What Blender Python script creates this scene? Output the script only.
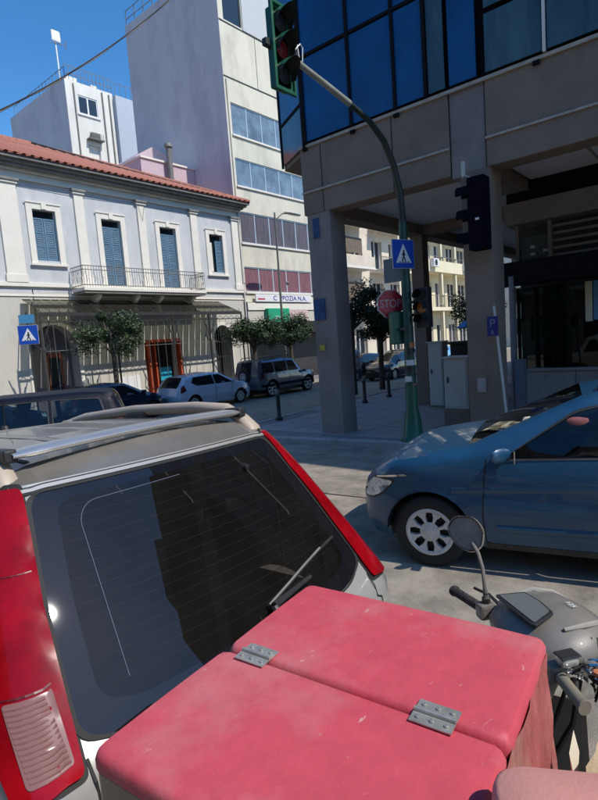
import bpy, bmesh, math, random
from math import sin, cos, pi, radians, degrees, atan2, hypot, sqrt, exp
from mathutils import Vector, Matrix
from mathutils.geometry import delaunay_2d_cdt
for o in list(bpy.data.objects): bpy.data.objects.remove(o)
random.seed(7)
SC = bpy.context.scene
COL = SC.collection

# ------------------------------------------------------------------ camera, world, sun, exposure
CAMZ, YAW, PITCH, ROLL, FPX = 2.0, 40.48, 6.22, 4.29, 532.0
def _basis():
    a, p, r = radians(YAW), radians(PITCH), radians(ROLL)
    F = Vector((cos(a)*cos(p), sin(a)*cos(p), -sin(p)))
    R0 = Vector((sin(a), -cos(a), 0)); U0 = R0.cross(F)
    R = R0*cos(r) - U0*sin(r); U = R.cross(F)
    return F, R, U
CF, CR, CU = _basis()
cam = bpy.data.objects.new('camera', bpy.data.cameras.new('camera')); COL.objects.link(cam)
m = Matrix.Identity(4)
for i in range(3):
    m[i][0], m[i][1], m[i][2] = CR[i], CU[i], -CF[i]
m[2][3] = CAMZ
cam.matrix_world = m
cam.data.sensor_fit = 'HORIZONTAL'; cam.data.sensor_width = 36; cam.data.lens = FPX/598*36
cam.data.clip_start = 0.05; cam.data.clip_end = 2000
SC.camera = cam
SUN_AZ, SUN_EL = -79, 51            # angle from +X, elevation
SUN = Vector((cos(radians(SUN_AZ))*cos(radians(SUN_EL)), sin(radians(SUN_AZ))*cos(radians(SUN_EL)), sin(radians(SUN_EL))))
w = bpy.data.worlds.new('World'); SC.world = w; w.use_nodes = True
nt = w.node_tree; bg = nt.nodes['Background']
sky = nt.nodes.new('ShaderNodeTexSky'); sky.sky_type = 'NISHITA'; sky.sun_disc = False
sky.sun_elevation = radians(SUN_EL); sky.sun_rotation = radians(90-SUN_AZ)
sky.air_density = 1.0; sky.dust_density = 0.3; sky.ozone_density = 3.0; sky.altitude = 200
hs_ = nt.nodes.new('ShaderNodeHueSaturation'); hs_.inputs['Saturation'].default_value = 1.3
nt.links.new(sky.outputs[0], hs_.inputs['Color']); nt.links.new(hs_.outputs[0], bg.inputs[0]); bg.inputs[1].default_value = 0.15
sl = bpy.data.lights.new('sun', 'SUN'); sl.energy = 3.25; sl.angle = radians(0.53); sl.color = (1, .95, .87)
so = bpy.data.objects.new('sun', sl); COL.objects.link(so)
so.rotation_euler = SUN.to_track_quat('Z', 'Y').to_euler()
SC.view_settings.view_transform = 'Standard'; SC.view_settings.look = 'None'
SC.view_settings.exposure = 0.42; SC.view_settings.gamma = 1
SC.render.engine = 'CYCLES'

# ------------------------------------------------------------------ materials
MATS = {}
def mat(name, col, rough=.6, metal=0., var=0., scale=6., bump=0., bscale=None, spec=.5, coat=0., dirt=None, dscale=1.5, damt=.5, stretch=(1,1,1), trans=0., emit=None, scuff=None):
    if name in MATS: return MATS[name]
    M = bpy.data.materials.new(name); M.use_nodes = True; MATS[name] = M
    N, L = M.node_tree.nodes, M.node_tree.links
    b = N['Principled BSDF']
    b.inputs['Base Color'].default_value = (*col, 1); b.inputs['Roughness'].default_value = rough
    b.inputs['Metallic'].default_value = metal; b.inputs['Specular IOR Level'].default_value = spec
    b.inputs['Coat Weight'].default_value = coat; b.inputs['Coat Roughness'].default_value = .04
    b.inputs['Transmission Weight'].default_value = trans
    if emit:
        b.inputs['Emission Color'].default_value = (*emit[0], 1); b.inputs['Emission Strength'].default_value = emit[1]
    if var or bump or dirt:
        tc = N.new('ShaderNodeTexCoord'); mp = N.new('ShaderNodeMapping'); L.new(tc.outputs['Object'], mp.inputs[0])
        mp.inputs['Scale'].default_value = stretch
    if var or dirt:
        no = N.new('ShaderNodeTexNoise'); no.inputs['Scale'].default_value = scale; no.inputs['Detail'].default_value = 6
        no.inputs['Roughness'].default_value = .65; L.new(mp.outputs[0], no.inputs[0])
        cr = N.new('ShaderNodeMapRange'); cr.inputs[1].default_value = .3; cr.inputs[2].default_value = .7
        cr.inputs[3].default_value = 1-var; cr.inputs[4].default_value = 1+var; L.new(no.outputs[0], cr.inputs[0])
        mx = N.new('ShaderNodeVectorMath'); mx.operation = 'SCALE'; mx.inputs[0].default_value = col
        L.new(cr.outputs[0], mx.inputs['Scale']); out = mx.outputs[0]
        if dirt:
            n2 = N.new('ShaderNodeTexNoise'); n2.inputs['Scale'].default_value = dscale; n2.inputs['Detail'].default_value = 8
            n2.inputs['Roughness'].default_value = .7; L.new(mp.outputs[0], n2.inputs[0])
            r2 = N.new('ShaderNodeMapRange'); r2.inputs[1].default_value = .48; r2.inputs[2].default_value = .72
            r2.inputs[3].default_value = 0; r2.inputs[4].default_value = damt; L.new(n2.outputs[0], r2.inputs[0])
            mm = N.new('ShaderNodeMix'); mm.data_type = 'RGBA'; L.new(r2.outputs[0], mm.inputs['Factor'])
            L.new(out, mm.inputs[6]); mm.inputs[7].default_value = (*dirt, 1); out = mm.outputs[2]
        if scuff:
            m3 = N.new('ShaderNodeMapping'); m3.inputs['Scale'].default_value = (1, 2.2, 1); m3.inputs['Rotation'].default_value = (0, 0, .6); L.new(tc.outputs['Object'], m3.inputs[0])
            n3 = N.new('ShaderNodeTexNoise'); n3.inputs['Scale'].default_value = 26; n3.inputs['Detail'].default_value = 3; n3.inputs['Distortion'].default_value = 1.2; L.new(m3.outputs[0], n3.inputs[0])
            r3 = N.new('ShaderNodeMapRange'); r3.inputs[1].default_value = .70; r3.inputs[2].default_value = .76; r3.inputs[4].default_value = .75; L.new(n3.outputs[0], r3.inputs[0])
            m4 = N.new('ShaderNodeMix'); m4.data_type = 'RGBA'; L.new(r3.outputs[0], m4.inputs['Factor']); L.new(out, m4.inputs[6]); m4.inputs[7].default_value = (*scuff, 1); out = m4.outputs[2]
        L.new(out, b.inputs['Base Color'])
    if bump:
        nb = N.new('ShaderNodeTexNoise'); nb.inputs['Scale'].default_value = bscale or scale*8; nb.inputs['Detail'].default_value = 5
        L.new(mp.outputs[0], nb.inputs[0]); bp = N.new('ShaderNodeBump'); bp.inputs['Strength'].default_value = bump
        bp.inputs['Distance'].default_value = .02; L.new(nb.outputs[0], bp.inputs['Height']); L.new(bp.outputs[0], b.inputs['Normal'])
    return M
def glass(name, tint=(.1,.1,.1), rough=.01, ior=1.5, refl=(1,1,1), smudge=0.):
    """thin tinted pane: fresnel reflection over a coloured see-through"""
    if name in MATS: return MATS[name]
    M = bpy.data.materials.new(name); M.use_nodes = True; MATS[name] = M
    N, L = M.node_tree.nodes, M.node_tree.links
    N.remove(N['Principled BSDF']); out = N['Material Output']
    t = N.new('ShaderNodeBsdfTransparent'); t.inputs[0].default_value = (*tint, 1)
    g = N.new('ShaderNodeBsdfGlossy'); g.inputs['Roughness'].default_value = rough; g.inputs['Color'].default_value = (*refl, 1)
    f = N.new('ShaderNodeFresnel'); f.inputs[0].default_value = ior
    mx = N.new('ShaderNodeMixShader'); L.new(f.outputs[0], mx.inputs[0]); L.new(t.outputs[0], mx.inputs[1]); L.new(g.outputs[0], mx.inputs[2])
    last = mx
    if smudge:
        d = N.new('ShaderNodeBsdfDiffuse'); d.inputs[0].default_value = (.35,.32,.28,1)
        tc = N.new('ShaderNodeTexCoord'); n = N.new('ShaderNodeTexNoise'); n.inputs['Scale'].default_value = 3; n.inputs['Detail'].default_value = 9
        n.inputs['Roughness'].default_value = .75; L.new(tc.outputs['Object'], n.inputs[0])
        r = N.new('ShaderNodeMapRange'); r.inputs[1].default_value = .35; r.inputs[2].default_value = .8; r.inputs[3].default_value = smudge*.35; r.inputs[4].default_value = smudge
        L.new(n.outputs[0], r.inputs[0]); m2 = N.new('ShaderNodeMixShader'); L.new(r.outputs[0], m2.inputs[0]); L.new(mx.outputs[0], m2.inputs[1]); L.new(d.outputs[0], m2.inputs[2]); last = m2
    L.new(last.outputs[0], out.inputs[0]); return M

M = {}
M['asphalt'] = mat('asphalt', (.25,.215,.17), .85, var=.45, scale=2.6, bump=.45, bscale=110, dirt=(.33,.295,.24), dscale=.9, damt=.8)
M['pave'] = mat('pave', (.2,.185,.18), .85, var=.25, scale=2.5, bump=.3, bscale=60)
M['slab'] = mat('slab', (.34,.30,.29), .8, var=.3, scale=1.7, bump=.3, bscale=60, dirt=(.08,.075,.07), dscale=2)
M['kerb'] = mat('kerb', (.33,.31,.29), .8, var=.25, scale=4, bump=.3)
M['paint'] = mat('paint', (.62,.6,.56), .7, var=.3, scale=7)
M['neo_wall'] = mat('neo_wall', (.55,.56,.565), .85, var=.07, scale=1.2, bump=.1, dirt=(.36,.38,.40), dscale=1.1, damt=.6, stretch=(1,1,.35))
M['neo_trim'] = mat('neo_trim', (.76,.72,.63), .8, var=.05, scale=2, dirt=(.6,.57,.5), dscale=1.1, damt=.3)
M['neo_base'] = mat('neo_base', (.55,.525,.46), .85, var=.08, scale=1.5, dirt=(.34,.32,.28), damt=.6, stretch=(1,1,.4))
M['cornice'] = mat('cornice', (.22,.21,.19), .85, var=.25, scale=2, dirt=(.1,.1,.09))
M['rooftile'] = mat('rooftile', (.42,.165,.11), .85, var=.3, scale=3, dirt=(.30,.12,.08), dscale=2, bump=.3)
M['shutter'] = mat('shutter', (.10,.20,.30), .55, var=.15, scale=5, dirt=(.2,.3,.38), damt=.4)
M['dark'] = mat('dark', (.012,.012,.014), .6)
M['dark_glass'] = mat('dark_glass', (.02,.028,.035), .05, spec=.8)
M['win_glass'] = mat('win_glass', (.15,.20,.24), .12, spec=.9, var=.5, scale=.9)
M['iron'] = mat('iron', (.035,.035,.035), .5, var=.3, scale=9)
M['iron_grey'] = mat('iron_grey', (.16,.155,.14), .6, var=.3, scale=5)
M['shaded_wall'] = mat('shaded_wall', (.50,.47,.50), .9, var=.05, scale=.5, bump=.1, dirt=(.34,.31,.35), dscale=.6, damt=.8, stretch=(1,1,.4))  # lavender shade of the side walls put into the base colour, plus dirt
M['cream'] = mat('cream', (.66,.62,.50), .85, var=.06, scale=.8, bump=.1, dirt=(.40,.37,.30), dscale=.9, damt=.75, stretch=(1,1,.4))
M['white_wall'] = mat('white_wall', (.72,.70,.64), .85, var=.08, scale=.9, dirt=(.45,.43,.4), dscale=.8, damt=.5, stretch=(1,1,.3))
M['alu'] = mat('alu', (.62,.64,.65), .35, .6)
M['conc'] = mat('conc', (.225,.172,.130), .85, var=.14, scale=1.4, bump=.25, bscale=35, dirt=(.14,.105,.082), dscale=.8, damt=.6)
M['conc_pillar'] = mat('conc_pillar', (.245,.215,.20), .85, var=.14, scale=1.5, bump=.3, bscale=40, dirt=(.15,.12,.10), dscale=.9, damt=.7)
M['soffit'] = mat('soffit', (.74,.72,.70), .85, var=.1, scale=1, bump=.1)
M['joint'] = mat('joint', (.42,.38,.32), .8, var=.2)
M['blue_glass'] = mat('blue_glass', (.003,.065,.19), .10, spec=.4, var=.55, scale=.35)  # broad tone variation stands in for reflections across the panes
M['smoke_glass'] = mat('smoke_glass', (.035,.065,.068), .1, spec=.7, var=.7, scale=.9, stretch=(1,3,.6))  # greenish streaky tone painted for reflections in these windows
M['black_frame'] = mat('black_frame', (.010,.010,.012), .8, spec=.15)
M['pink_wall'] = mat('pink_wall', (.68,.60,.48), .85, var=.1, scale=.8, dirt=(.5,.4,.36))
M['far_cream'] = mat('far_cream', (.74,.66,.46), .85, var=.08, scale=1)
M['stone'] = mat('stone', (.33,.31,.29), .7, var=.2, scale=4, bump=.15)
M['leaf_dark'] = mat('leaf_dark', (.010,.026,.009), .6, var=.5, scale=4)
M['leaf_mid'] = mat('leaf_mid', (.036,.075,.022), .6, var=.5, scale=4)
M['leaf_pale'] = mat('leaf_pale', (.08,.12,.035), .6, var=.4, scale=5)
M['bark'] = mat('bark', (.09,.07,.05), .9, var=.3, bump=.5)
M['green_paint'] = mat('green_paint', (.012,.10,.055), .4, var=.15, scale=5, dirt=(.03,.08,.05), damt=.4)
M['pole_green'] = mat('pole_green', (.02,.065,.05), .45, var=.2, scale=5)
M['pole_steel'] = mat('pole_steel', (.30,.32,.28), .45, .3, var=.2, scale=5)
M['sign_blue'] = mat('sign_blue', (.01,.07,.42), .4)
M['sign_white'] = mat('sign_white', (.75,.75,.75), .5)
M['sign_black'] = mat('sign_black', (.015,.015,.015), .5)
M['sign_red'] = mat('sign_red', (.42,.015,.03), .45)
M['red_lens'] = mat('red_lens', (.10,.004,.004), .2, coat=.5)
M['lens_red_dim'] = mat('lens_red_dim', (.16,.01,.01), .2, coat=.5)
M['amber'] = mat('amber', (.45,.16,.03), .3)
M['cabinet'] = mat('cabinet', (.56,.54,.50), .55, var=.08, scale=3, dirt=(.25,.25,.27), damt=.4)
M['plinth'] = mat('plinth', (.22,.17,.13), .85, var=.2, bump=.3)
M['white_paint'] = mat('white_paint', (.6,.63,.66), .35, coat=.6)
M['tyre'] = mat('tyre', (.014,.014,.014), .8, bump=.2, scale=10)
M['rim'] = mat('rim', (.55,.54,.51), .45, .1, var=.08, scale=10)
M['chrome'] = mat('chrome', (.75,.75,.75), .12, 1.)
M['blackplast'] = mat('blackplast', (.02,.02,.021), .5, var=.3, scale=8, bump=.1)
M['rubber'] = mat('rubber', (.008,.008,.008), .7)
M['blue_car'] = mat('blue_car', (.010,.064,.135), .40, .12, coat=.5)
M['silver'] = mat('silver', (.46,.45,.42), .32, .45, coat=.8, var=.05, scale=3, dirt=(.42,.39,.34), dscale=2.5, damt=.5)
M['silver_roof'] = mat('silver_roof', (.24,.225,.20), .38, .5, coat=.4, var=.15, scale=5, dirt=(.17,.15,.125), dscale=3, damt=.6)
M['beige_rail'] = mat('beige_rail', (.40,.33,.26), .5, var=.08, scale=5, dirt=(.33,.28,.22), damt=.5, bump=.05)
M['bar_alu'] = mat('bar_alu', (.55,.55,.55), .32, .75, var=.06, scale=8, stretch=(1,6,6))
M['darkcar'] = mat('darkcar', (.005,.007,.016), .5, coat=.03, spec=.15)
M['darkcar2'] = mat('darkcar2', (.006,.014,.035), .25, coat=1.)
M['black_car'] = mat('black_car', (.012,.012,.014), .25, coat=1.)
M['maroon_car'] = mat('maroon_car', (.09,.015,.025), .25, coat=1.)
M['white_car'] = mat('white_car', (.50,.58,.68), .3, coat=1.)
M['far_blue_car'] = mat('far_blue_car', (.10,.34,.62), .3, coat=1.)
M['silver_blue'] = mat('silver_blue', (.13,.14,.17), .3, .3, coat=1.)
M['car_glass'] = glass('car_glass', (.55,.58,.58), ior=1.5)
M['car_glass_dark'] = mat('car_glass_dark', (.012,.014,.016), .05, spec=.7)
M['interior'] = mat('interior', (.025,.026,.028), .8)
M['tail_red'] = mat('tail_red', (.25,.002,.006), .10, spec=.35, var=.35, scale=5, stretch=(1,1,1.5))
M['tail_red_dark'] = mat('tail_red_dark', (.10,.002,.006), .4)
M['tail_clear'] = mat('tail_clear', (.22,.105,.095), .25, coat=.2, var=.0, scale=30, stretch=(1,1,5))
M['headlamp'] = mat('headlamp', (.45,.5,.55), .08, .6, coat=1., var=.5, scale=18)
M['box_red'] = mat('box_red', (.53,.066,.088), .6, var=.10, scale=22, bump=.06, bscale=90, dirt=(.52,.19,.19), dscale=3.2, damt=.8, spec=.5, scuff=(.60,.36,.33))
M['box_side'] = mat('box_side', (.38,.09,.08), .8, var=.35, scale=14, dirt=(.30,.21,.16), dscale=7, damt=1.0, stretch=(1,1,.35), bump=.3)
M['box_salmon'] = mat('box_salmon', (.56,.245,.205), .8, var=.05, scale=4, bump=.08, bscale=160, dirt=(.48,.24,.19), dscale=2, damt=.4)
M['box_brown'] = mat('box_brown', (.055,.038,.018), .18, coat=.8, var=.3, scale=3, stretch=(1,1,.4))
M['zinc'] = mat('zinc', (.42,.41,.36), .45, .6, var=.25, scale=40)
M['scoot_grey'] = mat('scoot_grey', (.175,.16,.138), .5, .1, var=.15, scale=9, dirt=(.21,.185,.15), dscale=6, damt=.6, coat=.2)
M['scoot_panel'] = mat('scoot_panel', (.13,.14,.13), .25, coat=.6)
M['grip'] = mat('grip', (.035,.028,.026), .75, var=.3, bump=.6, scale=12)
M['mirror_back'] = mat('mirror_back', (.15,.135,.115), .5, var=.3, scale=14, dirt=(.30,.27,.22), damt=.5)
M['cardboard'] = mat('cardboard', (.45,.33,.20), .85, var=.2, scale=7, bump=.2)
M['foam'] = mat('foam', (.72,.62,.47), .85, var=.1)
M['skin'] = mat('skin', (.42,.20,.15), .55, var=.1)
M['shirt_pink'] = mat('shirt_pink', (.22,.07,.07), .8, var=.1)
M['cloth_grey'] = mat('cloth_grey', (.30,.32,.36), .85)
M['cloth_dark'] = mat('cloth_dark', (.03,.035,.06), .85)
M['helmet'] = mat('helmet', (.55,.53,.5), .3, coat=.5)
M['orange'] = mat('orange', (.45,.07,.02), .6)
M['cyan'] = mat('cyan', (.02,.35,.50), .5)
M['awn_green'] = mat('awn_green', (.01,.33,.17), .7)
M['text_blue'] = mat('text_blue', (.03,.03,.30), .6)
M['text_red'] = mat('text_red', (.5,.02,.05), .6)
M['tape_blue'] = mat('tape_blue', (.010,.060,.17), .6, var=.6, scale=9)
M['sticker_yellow'] = mat('sticker_yellow', (.45,.38,.05), .6)
M['sticker_white'] = mat('sticker_white', (.62,.62,.6), .6, var=.2, scale=20)
M['sticker_orange'] = mat('sticker_orange', (.5,.16,.06), .6)
M['curtain'] = mat('curtain', (.20,.09,.11), .8, var=.5, scale=4, stretch=(6,1,.3))
M['curtain_dark'] = mat('curtain_dark', (.10,.085,.10), .5, var=.5, scale=3, stretch=(5,1,.4))
M['apt'] = mat('apt', (.22,.17,.13), .85, var=.1, scale=.7)
M['asph_line'] = mat('asph_line', (.03,.03,.03), .9)
M['frit'] = mat('frit', (.008,.008,.010), .016, spec=.7)
M['rear_glass'] = glass('rear_glass', (.17,.16,.145), ior=1.52, smudge=.03)
M['heater'] = mat('heater', (.30,.27,.23), .6)
M['seat_cloth'] = mat('seat_cloth', (.05,.05,.052), .9)
M['cargo'] = mat('cargo', (.06,.055,.05), .9, var=.3)

# ------------------------------------------------------------------ mesh helpers
class MB:
    def __init__(s): s.v = []; s.f = []; s.mi = []; s.cur = 0
    def add(s, vs, fs, T=None):
        b = len(s.v)
        for p in vs:
            p = Vector(p)
            if T is not None: p = T @ p
            s.v.append(p)
        for f in fs: s.f.append([b+i for i in f]); s.mi.append(s.cur)
        return s
    def box(s, x0, x1, y0, y1, z0, z1, T=None):
        v = [(x, y, z) for z in (z0, z1) for y in (y0, y1) for x in (x0, x1)]
        return s.add(v, [(0,2,3,1),(4,5,7,6),(0,1,5,4),(2,6,7,3),(0,4,6,2),(1,3,7,5)], T)
    def prism(s, pts, z0, z1, T=None):
        n = len(pts); v = [(x, y, z0) for x, y in pts] + [(x, y, z1) for x, y in pts]
        return s.add(v, [list(range(n))[::-1], list(range(n, 2*n))] + [(i, (i+1) % n, n+(i+1) % n, n+i) for i in range(n)], T)
    def prism_y(s, pts, y0, y1):       # outline in x,z pushed along y
        n = len(pts); v = [(x, y0, z) for x, z in pts] + [(x, y1, z) for x, z in pts]
        return s.add(v, [list(range(n)), list(range(n, 2*n))[::-1]] + [(i, n+i, n+(i+1) % n, (i+1) % n) for i in range(n)])
    def grid(s, rows, T=None, close=False):
        n = len(rows[0]); v = [p for r in rows for p in r]; f = []
        for i in range(len(rows)-1):
            for j in range(n if close else n-1):
                a, b = i*n+j, i*n+(j+1) % n; f.append((a, b, b+n, a+n))
        return s.add(v, f, T)
    def tube(s, path, r, n=8, cap=True, T=None):
        path = [Vector(p) for p in path]; rs = r if isinstance(r, (list, tuple)) else [r]*len(path)
        rows = []; up = None
        for i, p in enumerate(path):
            d = (path[min(i+1, len(path)-1)] - path[max(i-1, 0)]).normalized()
            if up is None: up = d.orthogonal().normalized()
            up = (up - d*up.dot(d)).normalized(); sd = d.cross(up)
            rows.append([p + (up*cos(2*pi*k/n) + sd*sin(2*pi*k/n))*rs[i] for k in range(n)])
        b = len(s.v); s.grid(rows, T, close=True)
        if cap:
            s.f.append(list(range(b, b+n))[::-1]); s.mi.append(s.cur)
            e = b+(len(path)-1)*n; s.f.append(list(range(e, e+n))); s.mi.append(s.cur)
        return s
    def lathe(s, prof, n=32, T=None, axis='Y'):   # prof: (radius, along-axis)
        rows = []
        for r, a in prof:
            if axis == 'Y': rows.append([(r*cos(2*pi*k/n), a, r*sin(2*pi*k/n)) for k in range(n)])
            else: rows.append([(r*cos(2*pi*k/n), r*sin(2*pi*k/n), a) for k in range(n)])
        return s.grid(rows, T, close=True)
    def build(s, name, material, parent=None, smooth=False, bevel=0, seg=2, weld=False, stuff=False, angle=None, recalc=True):
        me = bpy.data.meshes.new(name); me.from_pydata([tuple(p) for p in s.v], [], s.f)
        ms = material if isinstance(material, (list, tuple)) else [material]
        for q in ms: me.materials.append(q)
        if len(ms) > 1: me.polygons.foreach_set('material_index', s.mi)
        bm = bmesh.new(); bm.from_mesh(me)
        if weld: bmesh.ops.remove_doubles(bm, verts=bm.verts, dist=1e-4)
        if recalc: bmesh.ops.recalc_face_normals(bm, faces=bm.faces)
        if bevel: bmesh.ops.bevel(bm, geom=[e for e in bm.edges if len(e.link_faces) == 2 and e.calc_face_angle(0) > .5], offset=bevel, segments=seg, affect='EDGES', profile=.6)
        if smooth:
            for f in bm.faces: f.smooth = True
            lim = radians(angle or 40)
            for e in bm.edges:
                if len(e.link_faces) == 2 and e.calc_face_angle(0) > lim: e.smooth = False
        bm.to_mesh(me); bm.free()
        o = bpy.data.objects.new(name, me); COL.objects.link(o)
        if parent is not None: setp(o, parent)
        if stuff: o['kind'] = 'stuff'
        return o
WORLD = {}
def setp(o, parent):
    o.parent = parent
    if parent.name in WORLD: o.matrix_parent_inverse = Matrix.Translation(-WORLD[parent.name])
def tag(o, label=None, cat=None, group=None, kind=None):
    if label: o['label'] = label
    if cat: o['category'] = cat
    if group: o['group'] = group
    if kind: o['kind'] = kind
    return o
def empty(name, loc=(0,0,0), rz=0, label=None, cat=None, group=None):
    o = bpy.data.objects.new(name, None); COL.objects.link(o); o.location = loc; o.rotation_euler = (0, 0, radians(rz))
    o.empty_display_size = .2
    return tag(o, label, cat, group)
def wroot(name, loc, label, cat, group=None):
    """root whose children are modelled in world coordinates"""
    o = empty(name, loc, 0, label, cat, group); WORLD[o.name] = Vector(loc); return o
def copy_tree(o, parent=None):
    c = o.copy(); COL.objects.link(c)
    if parent is not None: c.parent = parent; c.matrix_parent_inverse = o.matrix_parent_inverse
    for ch in [x for x in bpy.data.objects if x.parent == o]: copy_tree(ch, c)
    return c
def pbox(name, m, parent, x0, x1, y0, y1, z0, z1, bevel=0, **k):
    return MB().box(x0, x1, y0, y1, z0, z1).build(name, m, parent, bevel=bevel, **k)
_shared = {}
def piece(name, key, maker, m, parent, loc=(0,0,0), rot=(0,0,0), scale=(1,1,1)):
    """alike pieces share one mesh"""
    if key not in _shared:
        o = maker().build(name, m, parent); _shared[key] = o.data
    else:
        o = bpy.data.objects.new(name, _shared[key]); COL.objects.link(o); setp(o, parent)
    o.location = loc; o.rotation_euler = rot; o.scale = scale
    return o
def inside(p, poly):
    x, y = p; c = False; n = len(poly)
    for i in range(n):
        x1, y1 = poly[i]; x2, y2 = poly[(i+1) % n]
        if (y1 > y) != (y2 > y) and x < (x2-x1)*(y-y1)/(y2-y1)+x1: c = not c
    return c
def subdiv(poly, step):
    o = []
    for i in range(len(poly)):
        a, b = Vector(poly[i]), Vector(poly[(i+1) % len(poly)]); n = max(1, int((b-a).length/step+.5))
        for k in range(n): o.append(tuple(a+(b-a)*k/n))
    return o
def rnd(poly, r, seg=5):
    """round the corners of a 2D outline"""
    o = []; n = len(poly)
    for i in range(n):
        p, a, b = Vector(poly[i]), Vector(poly[i-1]), Vector(poly[(i+1) % n])
        da, db = (a-p), (b-p); q = min(r, da.length*.45, db.length*.45)
        s, e = p+da.normalized()*q, p+db.normalized()*q
        for k in range(seg+1):
            t = k/seg; o.append(tuple(s*(1-t)**2 + p*2*t*(1-t) + e*t*t))
    return o
def panel(mb, outline, S, holes=(), step=.05, edge=None):
    """surface patch: 2D outline (minus holes) mapped through S(a,b) -> 3D"""
    ol = subdiv(outline, edge or step); hs = [subdiv(h, edge or step) for h in holes]
    vs = []; es = []
    for loop in [ol]+hs:
        b = len(vs); vs += [Vector(p) for p in loop]; es += [(b+i, b+(i+1) % len(loop)) for i in range(len(loop))]
    xs = [p[0] for p in ol]; ys = [p[1] for p in ol]
    x = min(xs)+step*.5
    while x < max(xs):
        y = min(ys)+step*.5
        while y < max(ys):
            if inside((x, y), ol) and not any(inside((x, y), h) for h in hs):
                if min((Vector((x, y))-v).length_squared for v in vs[:len(ol)+sum(map(len, hs))]) > (step*.35)**2: vs.append(Vector((x, y)))
            y += step
        x += step
    r = delaunay_2d_cdt(vs, es, [], 0, 1e-6)
    V = r[0]; F = []
    for f in r[2]:
        c = sum((V[i] for i in f), Vector((0, 0)))/len(f)
        if inside(c, ol) and not any(inside(c, h) for h in hs): F.append(list(f))
    mb.add([S(p[0], p[1]) for p in V], F)
    return mb
def interp(tab, x):
    if x <= tab[0][0]: return tab[0][1]
    for (a, b), (c, d) in zip(tab, tab[1:]):
        if x <= c: return b+(d-b)*(x-a)/(c-a)
    return tab[-1][1]
def text(name, s, size, m, parent, loc, rot, depth=.01, align='CENTER', sx=1.):
    cu = bpy.data.curves.new(name, 'FONT'); cu.body = s; cu.size = size; cu.extrude = depth; cu.align_x = align; cu.align_y = 'CENTER'
    t = bpy.data.objects.new(name, cu); COL.objects.link(t)
    dg = bpy.context.evaluated_depsgraph_get(); me = bpy.data.meshes.new_from_object(t.evaluated_get(dg)); bpy.data.objects.remove(t)
    me.materials.clear(); me.materials.append(m)
    o = bpy.data.objects.new(name, me); COL.objects.link(o); setp(o, parent); o.location = loc; o.rotation_euler = rot; o.scale = (sx, 1, 1)
    return o
def ss(a, b, x): t = max(0, min(1, (x-a)/(b-a))); return t*t*(3-2*t)
def gz(x, y):
    return -.12*ss(5.0, 7.4, x) - .30*ss(10, 16, y)

# ------------------------------------------------------------------ ground, pavements
def axis(fine0, fine1, st, far):
    a = [-far, -far/2, -far/4, -60, -30]; x = fine0
    while x <= fine1: a.append(x); x += st
    return sorted(set(a + [60, 90, far/4, far/2, far]))
xs = axis(-14, 44, .5, 800); ys = axis(-14, 30, .5, 800)
mb = MB(); mb.grid([[(x, y, gz(x, y)) for x in xs] for y in ys])
road = mb.build('road', M['asphalt'], smooth=True); tag(road, kind='structure')
# corner pavement (right), with kerb and slabs
cor = [(8.85, 3.6), (8.58, 4.8), (8.42, 6.26), (8.15, 8.0), (8.2, 8.8), (8.5, 9.4), (9.1, 9.75), (10.5, 9.9)]
edge = [(12.2, -12.)] + [(9.3, 1.5)] + cor + [(16, 10.1), (60, 10.1)]
def kerbline(name, pts, z0, z1, wdt, m, side=1):
    mbk = MB(); n = len(pts); ins = []
    for i in range(n):
        d = (Vector(pts[min(i+1, n-1)])-Vector(pts[max(i-1, 0)])).normalized(); ins.append(Vector(pts[i])+Vector((d.y, -d.x))*wdt*side)
    rows = []
    for (a, b), q in zip(pts, ins): rows.append([(a, b, z0), (a, b, z1-.015), (a+(q.x-a)*.12, b+(q.y-b)*.12, z1), (q.x, q.y, z1), (q.x, q.y, z0)])
    mbk.grid(rows); o = mbk.build(name, m); tag(o, kind='structure'); return ins
ins = kerbline('kerb', edge, -.5, .004, .16, M['kerb'])
mb = MB(); mb.prism([(p.x, p.y) for p in ins]+[(60, -12)], -.5, -.012); pav = mb.build('pavement', M['pave']); tag(pav, kind='structure')
inpoly = [(p.x, p.y) for p in ins]+[(60, -12)]
random.seed(3); cnt = 0
slabmk = [lambda: MB().prism([(0.008,.008),(.592,.008),(.592,.592),(.008,.592)], -.05, 0)]
for i in range(0, 22):
    for j in range(0, 18):
        x, y = 8.3+i*.6, -0.4+j*.6
        if all(inside(p, inpoly) for p in ((x+.02, y+.02), (x+.58, y+.02), (x+.02, y+.58), (x+.58, y+.58))) and cnt < 296 and not (x > 11.4 and y < 3.2):
            s_ = 1; piece('paving_slab', 'slab', slabmk[0], M['slab'], pav, (x, y, random.uniform(-.004, .002)), (random.uniform(-.003, .003), random.uniform(-.003, .003), 0)); cnt += 1
# far pavement in front of the pale houses
e2 = [(-30, 19.6), (60, 19.6)]
mbk = MB().box(-30, 60, 19.6, 19.76, -.6, -.28); tag(mbk.build('kerb', M['kerb']), kind='structure')
mbk = MB().box(-30, 60, 19.76, 22.4, -.6, -.29); tag(mbk.build('pavement', M['pave']), kind='structure')
# worn zebra / stop paint on the road near the corner
def strip(pts, name='road_marking'):
    mbs = MB(); mbs.add([(x, y, gz(x, y)+.005) for x, y in pts], [list(range(len(pts)))]); tag(mbs.build(name, M['paint']), kind='structure')
for k in range(3):
    strip([(6.3+k*.35, 8.6+k*.9), (6.75+k*.35, 8.5+k*.9), (6.2+k*.35, 10.6+k*.9), (5.75+k*.35, 10.7+k*.9)])

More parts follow.
